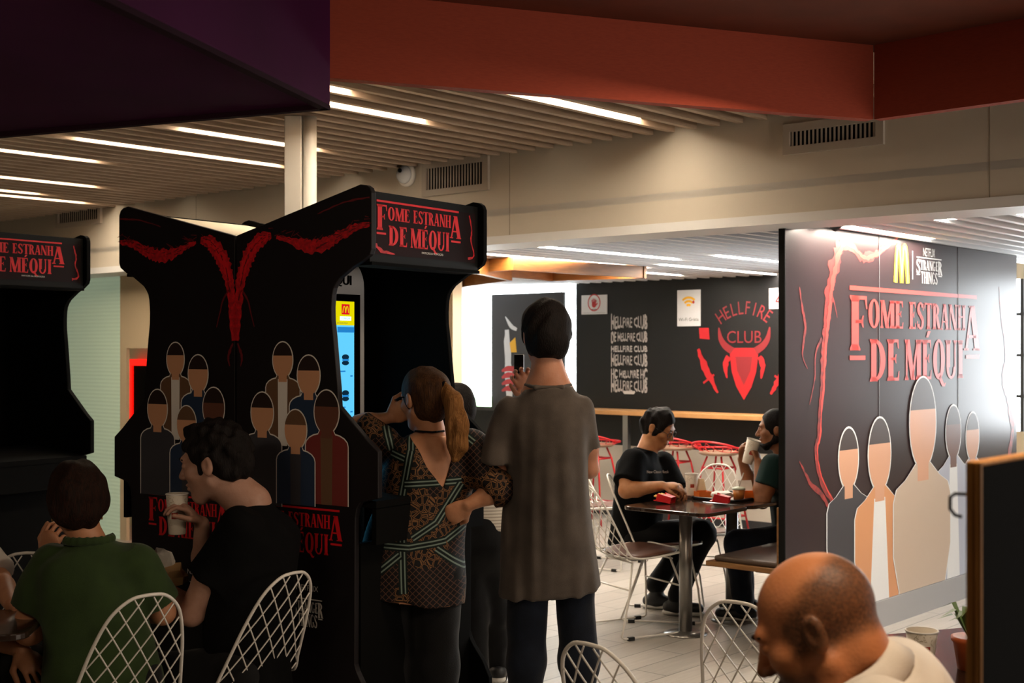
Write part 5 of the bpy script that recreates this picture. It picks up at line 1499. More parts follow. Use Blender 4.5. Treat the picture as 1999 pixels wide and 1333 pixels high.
# --- woman with a ponytail in a patterned blouse
Y = 5.02
P2 = Person('woman with a brown ponytail in a patterned blouse, hand raised to her face', (-0.36, Y), skin('skin_warm', '#b5805f', '#aa7454'))
H = Head(pt(826, 779, Y), yawpitch(-42, 8), 0.98)
nb = pt(842, 846, Y - 0.01); pel = pt(806, 1090, Y)
sl, sr = pt(752, 868, Y), pt(918, 868, Y)
fw = (-0.25, 1, 0)
el, wl = pt(700, 828, Y + 0.06), pt(760, 815, Y + 0.05)
er, wr = pt(972, 955, Y - 0.08), pt(915, 985, Y - 0.1)
P2.patch(H.skin(True, 0.9) + H.neck(nb, 0.05, 0.058), 0.0035)
P2.patch(arm_ops(sl, el, wl, 0.82) + hand_ops(wl, pt(803, 793, Y + 0.02) - wl, (0.15, 0.9, 0.1), 1, [0.5, 0.65, 0.75, 0.8]), 0.0038)
P2.patch(arm_ops(sr, er, wr, 0.92) + hand_ops(wr, pt(885, 1003, Y - 0.09) - wr, (-0.3, 0.9, 0.1), 1, [0.3, 0.35, 0.4, 0.5]), 0.0038)
WT = [(-0.3, 0, 0, 0.225, 0.175), (-0.1, 0, 0, 0.218, 0.165), (0.12, 0, 0, 0.2, 0.145), (0.42, 0.01, 0, 0.176, 0.125), (0.7, 0.012, 0, 0.178, 0.125), (0.86, 0.01, -0.005, 0.172, 0.1), (0.93, 0.01, -0.01, 0.13, 0.08), (1.0, 0.0, -0.01, 0.075, 0.062)]
P2.patch([('u', trunk(pel, nb, fw, 1.0, WT, -0.012), 0.01), ('u', cap(pt(755, 1150, Y), pt(770, 1470, Y), 0.08, 0.04), 0.03), ('u', cap(pt(850, 1150, Y), pt(845, 1470, Y), 0.08, 0.04), 0.03)], 0.008)
P2.body()
# blouse print: fine lattice, chain loops and green-white bands
bl = NX('blouse_print', 0.7, 0.2)
u_ = bl.f('MULTIPLY', bl.f('ADD', bl.x, bl.z), 125.0); v_ = bl.f('MULTIPLY', bl.f('SUBTRACT', bl.x, bl.z), 125.0)
lat = bl.f('MAXIMUM', bl.f('ABSOLUTE', bl.f('SINE', u_)), bl.f('ABSOLUTE', bl.f('SINE', v_)))
lat = bl.f('GREATER_THAN', lat, 0.975)
vo = bl.nt.nodes.new('ShaderNodeTexVoronoi'); vo.feature = 'DISTANCE_TO_EDGE'; vo.inputs['Scale'].default_value = 40
bl.nt.links.new(bl.obj, vo.inputs['Vector'])
chain = bl.f('LESS_THAN', bl.f('ABSOLUTE', bl.f('SUBTRACT', vo.outputs['Distance'], 0.09)), 0.05)
zone = bl.f('GREATER_THAN', bl.noise(5.5, 0), 0.52)
base = bl.mix(lat, '#0d0708', '#4e3529')
base = bl.mix(bl.f('MULTIPLY', zone, 1.0), base, bl.mix(chain, '#0a0606', '#6b4a2e'))
def band(P0, P1_, w=0.021):
    global base
    (x0, z0), (x1, z1) = P0, P1_; L = math.hypot(x1-x0, z1-z0); dx, dz = (x1-x0)/L, (z1-z0)/L
    rx = bl.f('SUBTRACT', bl.x, x0); rz = bl.f('SUBTRACT', bl.z, z0)
    along = bl.f('ADD', bl.f('MULTIPLY', rx, dx), bl.f('MULTIPLY', rz, dz))
    acr = bl.f('ABSOLUTE', bl.f('SUBTRACT', bl.f('MULTIPLY', rx, dz), bl.f('MULTIPLY', rz, dx)))
    inside = bl.f('MULTIPLY', bl.f('GREATER_THAN', along, 0.0), bl.f('LESS_THAN', along, L))
    inside = bl.f('MULTIPLY', inside, bl.f('LESS_THAN', bl.y, 0.06))
    m1 = bl.f('MULTIPLY', inside, bl.f('LESS_THAN', acr, w)); 
    line = bl.f('MULTIPLY', inside, bl.f('LESS_THAN', bl.f('ABSOLUTE', bl.f('SUBTRACT', acr, w * 0.42)), w * 0.16))
    base = bl.mix(m1, base, '#06110e'); base = bl.mix(line, base, '#66756c')
def lx(px, py):
    p = pt(px, py, Y - 0.12); return (p[0] - P2.o[0], p[2])
for a, b in (((748, 833), (762, 880)), ((762, 885), (792, 897)), ((800, 840), (802, 880)), ((801, 880), (784, 975)), ((784, 975), (790, 1155)), ((790, 945), (900, 940)), ((900, 945), (852, 1020)),
             ((852, 1020), (806, 1050)), ((720, 1060), (800, 1066)), ((800, 1066), (870, 1056)), ((870, 1056), (905, 1032)), ((782, 1080), (712, 1136)), ((852, 1070), (912, 1118)), ((905, 850), (925, 865))):
    band(lx(*a), lx(*b), 0.017)
bl.color(base)
ops = [('u', trunk(pel, nb, fw, 1.0, WT), 0.001), ('u', sleeve(sl + V3(0.01, 0, 0), el, 0.93, 0.072, 0.062), 0.04), ('u', sleeve(sr + V3(-0.01, 0, 0), er, 1.0, 0.074, 0.06), 0.04),
       ('u', sleeve(er, wr, 0.3, 0.062, 0.056), 0.03)]
# V opening at the back
vt = [pt(792, 838, Y - 0.1), pt(892, 838, Y - 0.1), pt(864, 950, Y - 0.12)]
def vfn(P):
    d = None
    for i in range(3):
        a, b = vt[i], vt[(i+1) % 3]; n = V3(b[2]-a[2], 0, -(b[0]-a[0])); n = n / np.linalg.norm(n)
        c = sum(vt) / 3
        if (c - a) @ n > 0: n = -n
        v = (P - a) @ n; d = v if d is None else np.maximum(d, v)
    return np.maximum(d, P[:, 1] - (Y - 0.02))
ops += [('s', Prim(vfn, np.min(vt, 0) - V3(0.02, 0.2, 0.02), np.max(vt, 0) + V3(0.02, 0.2, 0.02)), 0.008)]
P2.wear('blouse', ops, 0.005, bl.m, folds(0.009, 17, 21, (1.2, 1, 0.5), 4))
mb = MB(); mb.tube([H.w(0.06, -0.02, -0.125), H.w(0.03, -0.075, -0.135), H.w(-0.03, -0.078, -0.137), H.w(-0.062, -0.01, -0.125)], 0.004, 6); P2.mb('neck_cord', mb, m_hair_black)
ops = H.hair(0.012, low=-0.085, ear=0.8)
ops += [('u', H.cp((0.0, -0.1, 0.035), (0, -0.075, -0.03), 0.045, 0.05), 0.03)]
hr = P2.wear('hair', ops, 0.0032, m_hair_brown, strands(5, 0.004, 60, (1, 1, 0.6)), it=1)
tp = [pt(866, 758, Y - 0.09), pt(884, 785, Y - 0.13), pt(892, 830, Y - 0.14), pt(893, 870, Y - 0.14), pt(888, 893, Y - 0.14)]
ops = [('u', cap(tp[i], tp[i+1], (0.022, 0.034, 0.042, 0.037)[i], (0.034, 0.042, 0.037, 0.012)[i]), 0.02) for i in range(4)]
tl = P2.wear('ponytail', ops, 0.0032, m_hair_tail, strands(8, 0.008, 75, (1.3, 1.3, 0.1)), it=1, parent=hr)
P2.wear('hair_tie', [('u', cap(tp[0] + V3(-0.004, 0, 0.012), tp[0] + V3(0.012, -0.004, -0.012), 0.021, 0.021), 0.01)], 0.004, m_pitch, parent=hr)
mb = MB(); mb.tube([H.w(0.08, 0.0, 0.01), H.w(0.077, 0.05, 0.014), H.w(0.065, 0.095, 0.01)], 0.0025, 6); mb.tube([H.w(-0.08, 0.0, 0.01), H.w(-0.077, 0.05, 0.014), H.w(-0.065, 0.095, 0.01)], 0.0025, 6)
mb.tube([H.w(-0.065, 0.1, 0.01), H.w(0, 0.112, 0.012), H.w(0.065, 0.1, 0.01)], 0.0022, 6)
for q in (-1, 1): mb.tube([H.w(q*0.034 + 0.024*math.cos(a), 0.105, -0.004 + 0.018*math.sin(a)) for a in [2*math.pi*i/14 for i in range(14)]], 0.0018, 6, True)
P2.mb('glasses', mb, m_pitch)
P2.legs(pt(757, 1120, Y), pt(766, 1300, Y + 0.03), pt(768, 1474, Y), pt(853, 1120, Y), pt(850, 1300, Y + 0.02), pt(846, 1474, Y), m_pant, (0.1, 0.085, 0.065), toe=(-0.3, 1))

# --- person half hidden behind the cabinet
Y = 6.3
P3 = Person('dark-haired person in a striped light top and black trousers, half hidden behind the woman', (-0.16, Y), MATS['skin_warm'])
H = Head(pt(893, 797, Y), yawpitch(-20, 5), 0.95); nb = pt(916, 862, Y); pel = pt(944, 1035, Y)
sl, sr = pt(858, 880, Y), pt(984, 880, Y); el, er = pt(866, 965, Y - 0.02), pt(985, 960, Y + 0.08); wl, wr = pt(880, 1010, Y + 0.2), pt(960, 985, Y + 0.25)
P3.patch(H.skin(True, 0.9) + H.neck(nb, 0.05, 0.055), 0.005)
for S_, E_, W_ in ((sl, el, wl), (sr, er, wr)): P3.patch(arm_ops(S_, E_, W_, 0.85) + hand_ops(W_, (0, 1, 0.2), (0, 0, -1), 1, 0.5), 0.005)
P3.patch([('u', trunk(pel, nb, (0, 1, 0), 0.88), 0.01)], 0.014); P3.body()
P3.wear('shirt', [('u', trunk(pel, nb, (0, 1, 0), 0.9, None or TRUNK, 0.014), 0.001), ('u', sleeve(sl, el, 0.6, 0.06, 0.068), 0.03), ('u', sleeve(sr, er, 0.6, 0.06, 0.068), 0.03), ('i', half(pt(944, 1034, Y), (0, 0, -1)), 0.01)], 0.008, m_stripe.m, folds(0.006, 18, 31))
P3.wear('hair', H.hair(0.015, low=-0.08), 0.005, m_hair_black, strands(9))
P3.legs(pt(922, 1060, Y), pt(926, 1195, Y), pt(935, 1322, Y - 0.1), pt(962, 1060, Y), pt(968, 1195, Y + 0.08), pt(972, 1318, Y + 0.15), m_pant, (0.088, 0.066, 0.052), top=pt(942, 1030, Y), toe=(0, 1))

# --- woman in green, seated, seen from behind
Y = 4.42
P4 = Person('seated woman with short auburn hair in a dark green top, seen from behind at left', (-1.37, Y), MATS['skin_warm'])
H = Head(pt(150, 976, Y), yawpitch(-22, 10), 1.0); nb = pt(172, 1058, Y - 0.02); pel = pt(205, 1330, Y - 0.02)
fw = (-0.55, 0.83, 0)
sl, sr = pt(98, 1098, Y - 0.02), pt(268, 1100, Y)
el, wl = pt(58, 1226, Y - 0.03), pt(92, 1088, Y + 0.2)
er, wr = pt(318, 1195, Y + 0.08), pt(262, 1180, Y + 0.36)
P4.patch(H.skin(True, 0.95) + H.neck(nb, 0.052, 0.06), 0.0035)
P4.patch(arm_ops(sl, el, wl, 1.08, (0.055, 0.05, 0.046, 0.028)) + hand_ops(wl, pt(100, 1042, Y + 0.18) - wl, (0.3, 0.8, 0), 1, [0.7, 0.8, 0.85, 0.9]), 0.004)
P4.patch(arm_ops(sr, er, wr, 1.0) + hand_ops(wr, (-0.5, 0.8, 0.1), (-0.5, -0.3, -0.3), -1, 0.5), 0.004)
P4.patch([('u', trunk(pel, nb, fw, 1.0, GT, -0.018), 0.01)], 0.012); P4.body()
P4.wear('shirt', [('u', trunk(pel, nb, fw, 1.0, GT), 0.001), ('u', sleeve(sl + V3(0.01, 0, 0.005), el, 0.72, 0.07, 0.083, 0.008), 0.03), ('u', sleeve(sr + V3(-0.01, 0, 0.005), er, 0.8, 0.068, 0.078), 0.03)], 0.0055, m_tee_green, folds(0.008, 16, 41, (1.2, 1.2, 0.6), 4))
ops = H.hair(0.02, low=-0.085, sides=1.0, ear=0.01)
ops += [('u', H.e((0, -0.045, 0.01), (0.088, 0.085, 0.085)), 0.03), ('u', H.e((0, -0.055, -0.045), (0.075, 0.06, 0.05)), 0.03)]
P4.wear('hair', ops, 0.0032, m_hair_red, strands(13, 0.006, 65, (1.2, 1.2, 0.35)), it=1)
fx_ = unit(V3(fw)); rx_ = np.cross(fx_, V3(0, 0, 1))
ringp = [nb + 0.078 * math.cos(a) * rx_ + 0.066 * math.sin(a) * fx_ - 0.012 * fx_ + V3(0, 0, 0.012 - 0.02 * max(math.sin(a), 0)) for a in [2*math.pi*i/20 for i in range(20)]]
P4.wear('collar', [('u', cap(ringp[i], ringp[(i+1) % 20], 0.009, 0.009, (V3(0, 0, 1), 1.6)), 0.006) for i in range(20)], 0.005, m_tee_green)
for q in (-1, 1):
    mb = MB(); c = H.w(q*0.08, -0.01, -0.056); mb.tube([c + 0.013 * (math.cos(a) * H.A[1] + math.sin(a) * H.A[2]) for a in [2*math.pi*i/14 for i in range(14)]], 0.0022, 6, True)
    P4.mb('earring', mb, M('gold', '#c9a35a', 0.3, metal=0.9))
P4.legs(pt(150, 1330, Y), pt(60, 1345, Y + 0.35), pt(60, 1480, Y + 0.4), pt(255, 1330, Y), pt(190, 1345, Y + 0.42), pt(190, 1480, Y + 0.42), m_pant, (0.1, 0.07, 0.055), toe=(-0.6, 0.8))

# --- man in black, seated in profile with a cup
Y = 4.68
P5 = Person('seated man with curly black hair in a black T-shirt, drinking from a paper cup', (-0.95, Y), skin('skin_pale', '#a98270', '#9d7562'))
H = Head(pt(417, 903, Y), yawpitch(-80, 8), 1.18); nb = pt(488, 984, Y); pel = pt(488, 1300, Y)
fw = (-0.92, 0.38, 0)
sl, sr = pt(462, 1024, Y - 0.17), pt(505, 1030, Y + 0.16)
el, wl = pt(374, 1196, Y - 0.12), pt(330, 1155, Y + 0.14)
er, wr = pt(400, 1115, Y + 0.12), pt(394, 1022, Y + 0.02)
P5.patch(H.skin(False, 1.1, 0.6) + H.neck(nb, 0.058, 0.066), 0.0033)
P5.patch(arm_ops(sl, el, wl, 1.1) + hand_ops(wl, (-0.7, 0.6, 0.0), (0.3, 0.3, -1), 1, 0.5), 0.004)
P5.patch(arm_ops(sr, er, wr, 1.0) + hand_ops(wr, pt(356, 985, Y + 0.0) - wr, (-0.3, -0.1, -0.6), 1, [0.55, 0.6, 0.6, 0.65]), 0.0035)
P5.patch([('u', trunk(pel, nb, fw, 1.0, BT, -0.02), 0.01)], 0.012); P5.body()
P5.wear('shirt', [('u', trunk(pel, nb, fw, 1.0, BT), 0.001), ('u', sleeve(sl + V3(0.02, 0.01, 0.0), el, 0.62, 0.08, 0.09), 0.04), ('u', sleeve(sr, er, 0.8, 0.075, 0.085), 0.04)], 0.0055, m_tee_black, folds(0.012, 13, 51, (1, 1, 1), 4))
ops = H.hair(0.013, low=-0.04, face=1.14, sides=0.6, ear=0.95, burn=-0.015)
ops += [('u', H.e((0, 0.01, 0.1), (0.06, 0.068, 0.026)), 0.02)]
P5.wear('hair', ops, 0.0032, m_hair_black, folds(0.008, 90, 17, (1, 1, 1), 2), it=1)
P5.eyes(H); P5.brows(H, m_hair_black, 1.3)
P5.legs(pt(455, 1310, Y - 0.1), pt(300, 1320, Y - 0.02), pt(310, 1490, Y), pt(475, 1310, Y + 0.1), pt(330, 1320, Y + 0.2), pt(330, 1480, Y + 0.2), m_pant, (0.1, 0.075, 0.06), toe=(-1, 0.3))

# --- person at the left edge, only an arm in view
Y = 4.85
P6 = Person('person in a white T-shirt at the left edge, only an arm showing', (-2.22, Y), MATS['skin_warm'])
H = Head(pt(-170, 900, Y), yawpitch(55, 10), 1.0); nb = pt(-190, 985, Y); pel = pt(-205, 1270, Y); fw = (0.75, -0.5, 0)
sl, sr = pt(-85, 1035, Y + 0.05), pt(-205, 1040, Y - 0.2)
el, wl = pt(-2, 1132, Y - 0.1), pt(22, 1180, Y - 0.3)
er, wr = pt(-40, 1235, Y - 0.42), pt(40, 1268, Y - 0.45)
P6.patch(H.skin() + H.neck(nb), 0.005)
P6.patch(arm_ops(sl, el, wl, 0.95) + hand_ops(wl, (0.5, -0.5, -0.4), (-0.6, -0.4, -0.4), 1, 0.6), 0.004)
P6.patch(arm_ops(sr, er, wr, 0.95) + hand_ops(wr, pt(72, 1310, Y - 0.5) - wr, (-0.2, 0.6, -0.6), -1, 0.25), 0.004)
P6.patch([('u', trunk(pel, nb, fw, 1.0, TRUNK, -0.01), 0.01)], 0.014); P6.body()
P6.wear('shirt', [('u', trunk(pel, nb, fw, 1.05, TRUNK, 0.018), 0.001), ('u', sleeve(sl, el, 0.93, 0.068, 0.078), 0.03), ('u', sleeve(sr, er, 0.6, 0.068, 0.078), 0.03)], 0.008, m_tee_white, folds(0.008, 16, 61))
P6.wear('hair', H.hair(0.015), 0.005, m_hair_black, strands(19))
P6.legs(pel + V3(0.05, -0.1, 0), pt(60, 1300, Y - 0.42), pt(60, 1440, Y - 0.4), pel + V3(-0.05, 0.1, 0), pt(0, 1310, Y - 0.1), pt(0, 1460, Y - 0.1), m_pant, (0.09, 0.065, 0.05), toe=(0.8, -0.5))

# --- man with glasses at the far table
Y = 8.08
P7 = Person('seated man with glasses in a black T-shirt at the far table, looking down', (0.80, Y), skin('skin_tan', '#b07a52', '#a26c46'))
H = Head(pt(1287, 835, Y), yawpitch(122, 24), 1.0); nb = pt(1263, 880, Y); pel = pt(1236, 1040, Y); fw = (0.93, -0.36, 0)
sr, sl = pt(1232, 897, Y - 0.15), pt(1290, 900, Y + 0.13)
er, wr = pt(1222, 958, Y - 0.25), pt(1292, 948, Y - 0.33)
el, wl = pt(1322, 975, Y + 0.02), pt(1324, 952, Y - 0.2)
P7.patch(H.skin() + H.neck(nb, 0.058, 0.066), 0.004)
P7.patch(arm_ops(sr, er, wr, 1.05) + hand_ops(wr, (0.9, -0.1, 0.0), (0.1, 0.3, -0.9), -1, [0.5, 0.75, 0.85, 0.9]), 0.004)
P7.patch(arm_ops(sl, el, wl, 1.05) + hand_ops(wl, (0.1, -0.9, -0.1), (-0.5, 0.0, -0.7), 1, 0.7), 0.004)
P7.patch([('u', trunk(pel, nb, fw, 1.06, BT, -0.02), 0.01)], 0.014); P7.body()
P7.wear('shirt', [('u', trunk(pel, nb, fw, 1.06, BT), 0.001), ('u', sleeve(sr + V3(0.02, 0.02, 0), er, 0.75, 0.08, 0.092), 0.04), ('u', sleeve(sl, el, 0.75, 0.08, 0.09), 0.04)], 0.007, m_tee_black, folds(0.009, 14, 71))
P7.wear('hair', H.hair(0.015, low=-0.055, tilt=0.2, face=0.95, sides=0.8, ear=0.75, burn=-0.03, soft=0.022), 0.004, m_hair_black, folds(0.009, 60, 23, (1, 1, 0.7), 3))
P7.eyes(H); P7.brows(H, m_hair_black)
mb = MB()
for q in (-1, 1):
    mb.tube([H.w(q*0.034 + 0.025*math.cos(a), 0.095, -0.002 + 0.019*math.sin(a)) for a in [2*math.pi*i/16 for i in range(16)]], 0.0018, 6, True)
    mb.tube([H.w(q*0.058, 0.094, 0.004), H.w(q*0.074, 0.06, 0.008), H.w(q*0.08, -0.01, 0.008)], 0.0017, 6)
mb.tube([H.w(-0.01, 0.096, 0.0), H.w(0, 0.1, 0.003), H.w(0.01, 0.096, 0.0)], 0.0017, 6)
P7.mb('glasses', mb, M('glasses_metal', '#3a3a3c', 0.3, metal=0.6))
# white line of print across the chest
vs, fs = text_mesh('New Classic Rock', 0.025)
chest = pt(1284, 921, Y - 0.22)
hit = P7.b.children[0]
mb = MB()
tx = unit((0.36, 0.93 * 0 - 0.10, 0)); tx = unit((0.80, 0.30, -0.02))
mb.add([chest + tx * v.x * 0.8 + V3(0, 0, 1) * v.y for v in vs], fs)
lt = P7.mb('shirt_lettering', mb, m_lw, hit)
sw = lt.modifiers.new('wrap', 'SHRINKWRAP'); sw.target = hit; sw.wrap_method = 'PROJECT'; sw.use_project_x = False; sw.use_project_y = True; sw.use_negative_direction = True; sw.use_positive_direction = True; sw.offset = 0.003
P7.legs(pt(1240, 1052, Y + 0.08), pt(1352, 1035, Y + 0.12), pt(1282, 1140, Y + 0.15), pt(1240, 1052, Y - 0.1), pt(1372, 1040, Y - 0.1), pt(1322, 1160, Y - 0.05), m_pant, (0.1, 0.078, 0.062), toe=(1, -0.3), top=pt(1236, 1020, Y))

# --- man in deep green at the right of the far table
Y = 7.95
P8 = Person('man in a deep green T-shirt drinking from a cup beside the printed partition', (1.66, Y), skin('skin_brown', '#8a5a3c', '#7c4f33'))
H = Head(pt(1512, 838, Y), yawpitch(-78, 2), 1.0); nb = pt(1532, 884, Y); pel = pt(1560, 1035, Y); fw = (-0.95, 0.2, 0)
sl, sr = pt(1512, 905, Y - 0.17), pt(1520, 905, Y + 0.17)
el, wl = pt(1488, 978, Y - 0.2), pt(1482, 905, Y - 0.12)
er, wr = pt(1470, 960, Y + 0.12), pt(1448, 895, Y + 0.08)
P8.patch(H.skin(False, 1.05) + H.neck(nb, 0.058, 0.066), 0.004)
P8.patch(arm_ops(sl, el, wl, 1.08) + hand_ops(wl, pt(1470, 868, Y - 0.04) - wl, (-0.6, 0.6, 0), -1, 0.5), 0.004)
P8.patch(arm_ops(sr, er, wr, 1.0) + hand_ops(wr, pt(1452, 862, Y + 0.04) - wr, (0.6, -0.6, 0), 1, 0.5), 0.004)
P8.patch([('u', trunk(pel, nb, fw, 1.0, BT, -0.02), 0.01)], 0.014); P8.body()
P8.wear('shirt', [('u', trunk(pel, nb, fw, 1.0, BT), 0.001), ('u', sleeve(sl, el, 0.62, 0.08, 0.085), 0.04), ('u', sleeve(sr, er, 0.62, 0.075, 0.08), 0.04)], 0.007, m_tee_teal, folds(0.009, 14, 81))
P8.wear('hair', H.hair(0.009, low=-0.04, tilt=0.3, face=1.0, sides=0.6, ear=0.75, burn=-0.03, soft=0.016), 0.004, m_hair_black, strands(29, 0.003)); P8.eyes(H); P8.brows(H, m_hair_black, 1.3)
bops = [('u', H.cp((0, 0.055, -0.098), (0, 0.063, -0.094), 0.0285, 0.0265), 0.01)]
for q in (-1, 1): bops += [('u', H.cp((q*0.056, -0.008, -0.055), (q*0.02, 0.052, -0.098), 0.0245, 0.0245), 0.02), ('u', H.cp((q*0.062, -0.004, -0.03), (q*0.056, -0.004, -0.06), 0.015, 0.023), 0.01)]
P8.wear('beard', bops, 0.0035, m_hair_black, strands(33, 0.002))
P8.legs(pt(1548, 1052, Y - 0.1), pt(1440, 1060, Y - 0.15), pt(1450, 1185, Y - 0.1), pt(1548, 1052, Y + 0.1), pt(1440, 1060, Y + 0.15), pt(1455, 1175, Y + 0.15), m_jean, (0.095, 0.078, 0.06), toe=(-1, 0.1))

# --- bald man in the right foreground
Y = 2.28
P9 = Person('bald bearded man in a white polo shirt in the right foreground, head bowed', (0.62, Y), None)
bs = NX('skin_ruddy', 0.5, 0.3)
bs.b.inputs['Subsurface Weight'].default_value = 0.12; bs.b.inputs['Subsurface Radius'].default_value = (0.012, 0.005, 0.003)
H = Head(pt(1593, 1226, Y), yawpitch(-68, 27, 4), 1.1); nb = pt(1670, 1318, Y - 0.03); pel = pt(1840, 1640, Y)
hc = H.c - P9.o
def dotn(vec, off):     # distance along a head axis, as nodes
    a = bs.f('ADD', bs.f('ADD', bs.f('MULTIPLY', bs.x, float(vec[0])), bs.f('MULTIPLY', bs.y, float(vec[1]))), bs.f('MULTIPLY', bs.z, float(vec[2])))
    return bs.f('SUBTRACT', a, float(vec @ hc) + off)
hy = dotn(H.A[1], 0.0); hz = dotn(H.A[2], 0.0); nz_ = bs.f('MULTIPLY', bs.f('SUBTRACT', bs.noise(22, 4), 0.5), 0.035)
def soft(v, lo, hi):
    n = bs.nt.nodes.new('ShaderNodeMapRange'); bs.nt.links.new(v, n.inputs[0]); n.inputs[1].default_value = lo; n.inputs[2].default_value = hi; n.interpolation_type = 'SMOOTHSTEP'; return n.outputs[0]
stub = bs.f('MULTIPLY', soft(bs.f('ADD', bs.f('ADD', hz, bs.f('MULTIPLY', hy, 0.55)), nz_), 0.078, 0.035), soft(bs.f('ADD', hy, nz_), 0.052, 0.03))
stub = bs.f('MULTIPLY', stub, soft(bs.f('ADD', hz, nz_), -0.052, -0.02))
stub = bs.f('MULTIPLY', stub, bs.f('ADD', 0.55, bs.f('MULTIPLY', bs.noise(180, 2), 0.6)))
brd = bs.f('MULTIPLY', soft(bs.f('ADD', bs.f('SUBTRACT', hz, bs.f('MULTIPLY', hy, 0.3)), nz_), -0.055, -0.08), soft(hy, 0.0, 0.025))
basec = bs.mix(bs.noise(14, 4), '#b56e45', '#c58356')
basec = bs.mix(bs.f('MULTIPLY', stub, 0.92), basec, '#3a2a20'); basec = bs.mix(bs.f('MULTIPLY', brd, 0.8), basec, '#2a1a12')
bs.color(basec); bs.bump(bs.noise(150, 3), 0.12)
P9.m = bs.m
P9.patch(H.skin(False, 1.15, 1.1) + H.neck(nb + V3(-0.045, 0.0, -0.03), 0.056, 0.06) + [('u', H.e((0, -0.055, -0.05), (0.05, 0.04, 0.055)), 0.025)], 0.0028)
sl, sr = pt(1735, 1395, Y - 0.2), pt(1775, 1395, Y + 0.2); el, er = pt(1640, 1680, Y - 0.2), pt(1690, 1680, Y + 0.22); wl, wr = pt(1500, 1640, Y - 0.02), pt(1500, 1640, Y + 0.15)
P9.patch(arm_ops(sl, el, wl) + hand_ops(wl, (-1, 0.2, 0), (0, 0, -1), 1, 0.4), 0.006)
P9.patch(arm_ops(sr, er, wr) + hand_ops(wr, (-1, -0.2, 0), (0, 0, -1), -1, 0.4), 0.006)
P9.patch([('u', trunk(pel, nb, (-0.97, 0.2, 0), 1.0, PT[:-2], -0.03), 0.01)], 0.012); P9.body()
P9.wear('shirt', [('u', trunk(pel, nb, (-0.97, 0.2, 0), 1.0, PT), 0.001), ('u', sleeve(sl, el, 0.65, 0.085, 0.095), 0.04), ('u', sleeve(sr, er, 0.65, 0.085, 0.095), 0.04)], 0.005, m_polo, folds(0.007, 14, 91, (1, 1, 1), 4))
# turned-down collar
ax_ = unit(nb - pel); f_ = V3(-0.97, 0.2, 0); f_ = unit(f_ - ax_ * (f_ @ ax_)); r_ = np.cross(f_, ax_)
col_ops = []
ring_ = [nb + 0.083 * (math.cos(a) * r_ + math.sin(a) * 0.92 * f_) + ax_ * (0.012 - 0.02 * max(math.sin(a), 0)) for a in [math.radians(115 + 310 * i / 22) for i in range(23)]]
mbc = MB(); vs = []
for i, p in enumerate(ring_):
    outv = unit(p - nb - ax_ * ((p - nb) @ ax_)); hgt = 0.034
    for q in (p + ax_ * hgt * 0.55 - outv * 0.01, p + ax_ * hgt * 0.62 + outv * 0.0, p + ax_ * hgt * 0.45 + outv * 0.008, p - ax_ * 0.018 + outv * 0.03, p - ax_ * 0.02 + outv * 0.026): vs.append(q)
n5 = 5
mbc.add(vs, [(i*n5+j, i*n5+j+1, (i+1)*n5+j+1, (i+1)*n5+j) for i in range(22) for j in range(n5-1)], True)
cl = P9.mb('collar', mbc, m_polo, P9.b.children[0]); sd = cl.modifiers.new('thickness', 'SOLIDIFY'); sd.thickness = 0.003
P9.eyes(H); P9.brows(H, m_hair_dark, 1.3)
P9.legs(pel + V3(0.0, -0.1, 0), pel + V3(-0.42, -0.12, 0.02), V3(pel[0] - 0.42, pel[1] - 0.12, 0.1), pel + V3(0.0, 0.1, 0), pel + V3(-0.42, 0.15, 0.02), V3(pel[0] - 0.42, pel[1] + 0.15, 0.1), m_pant, (0.1, 0.078, 0.06), toe=(-1, 0.1))
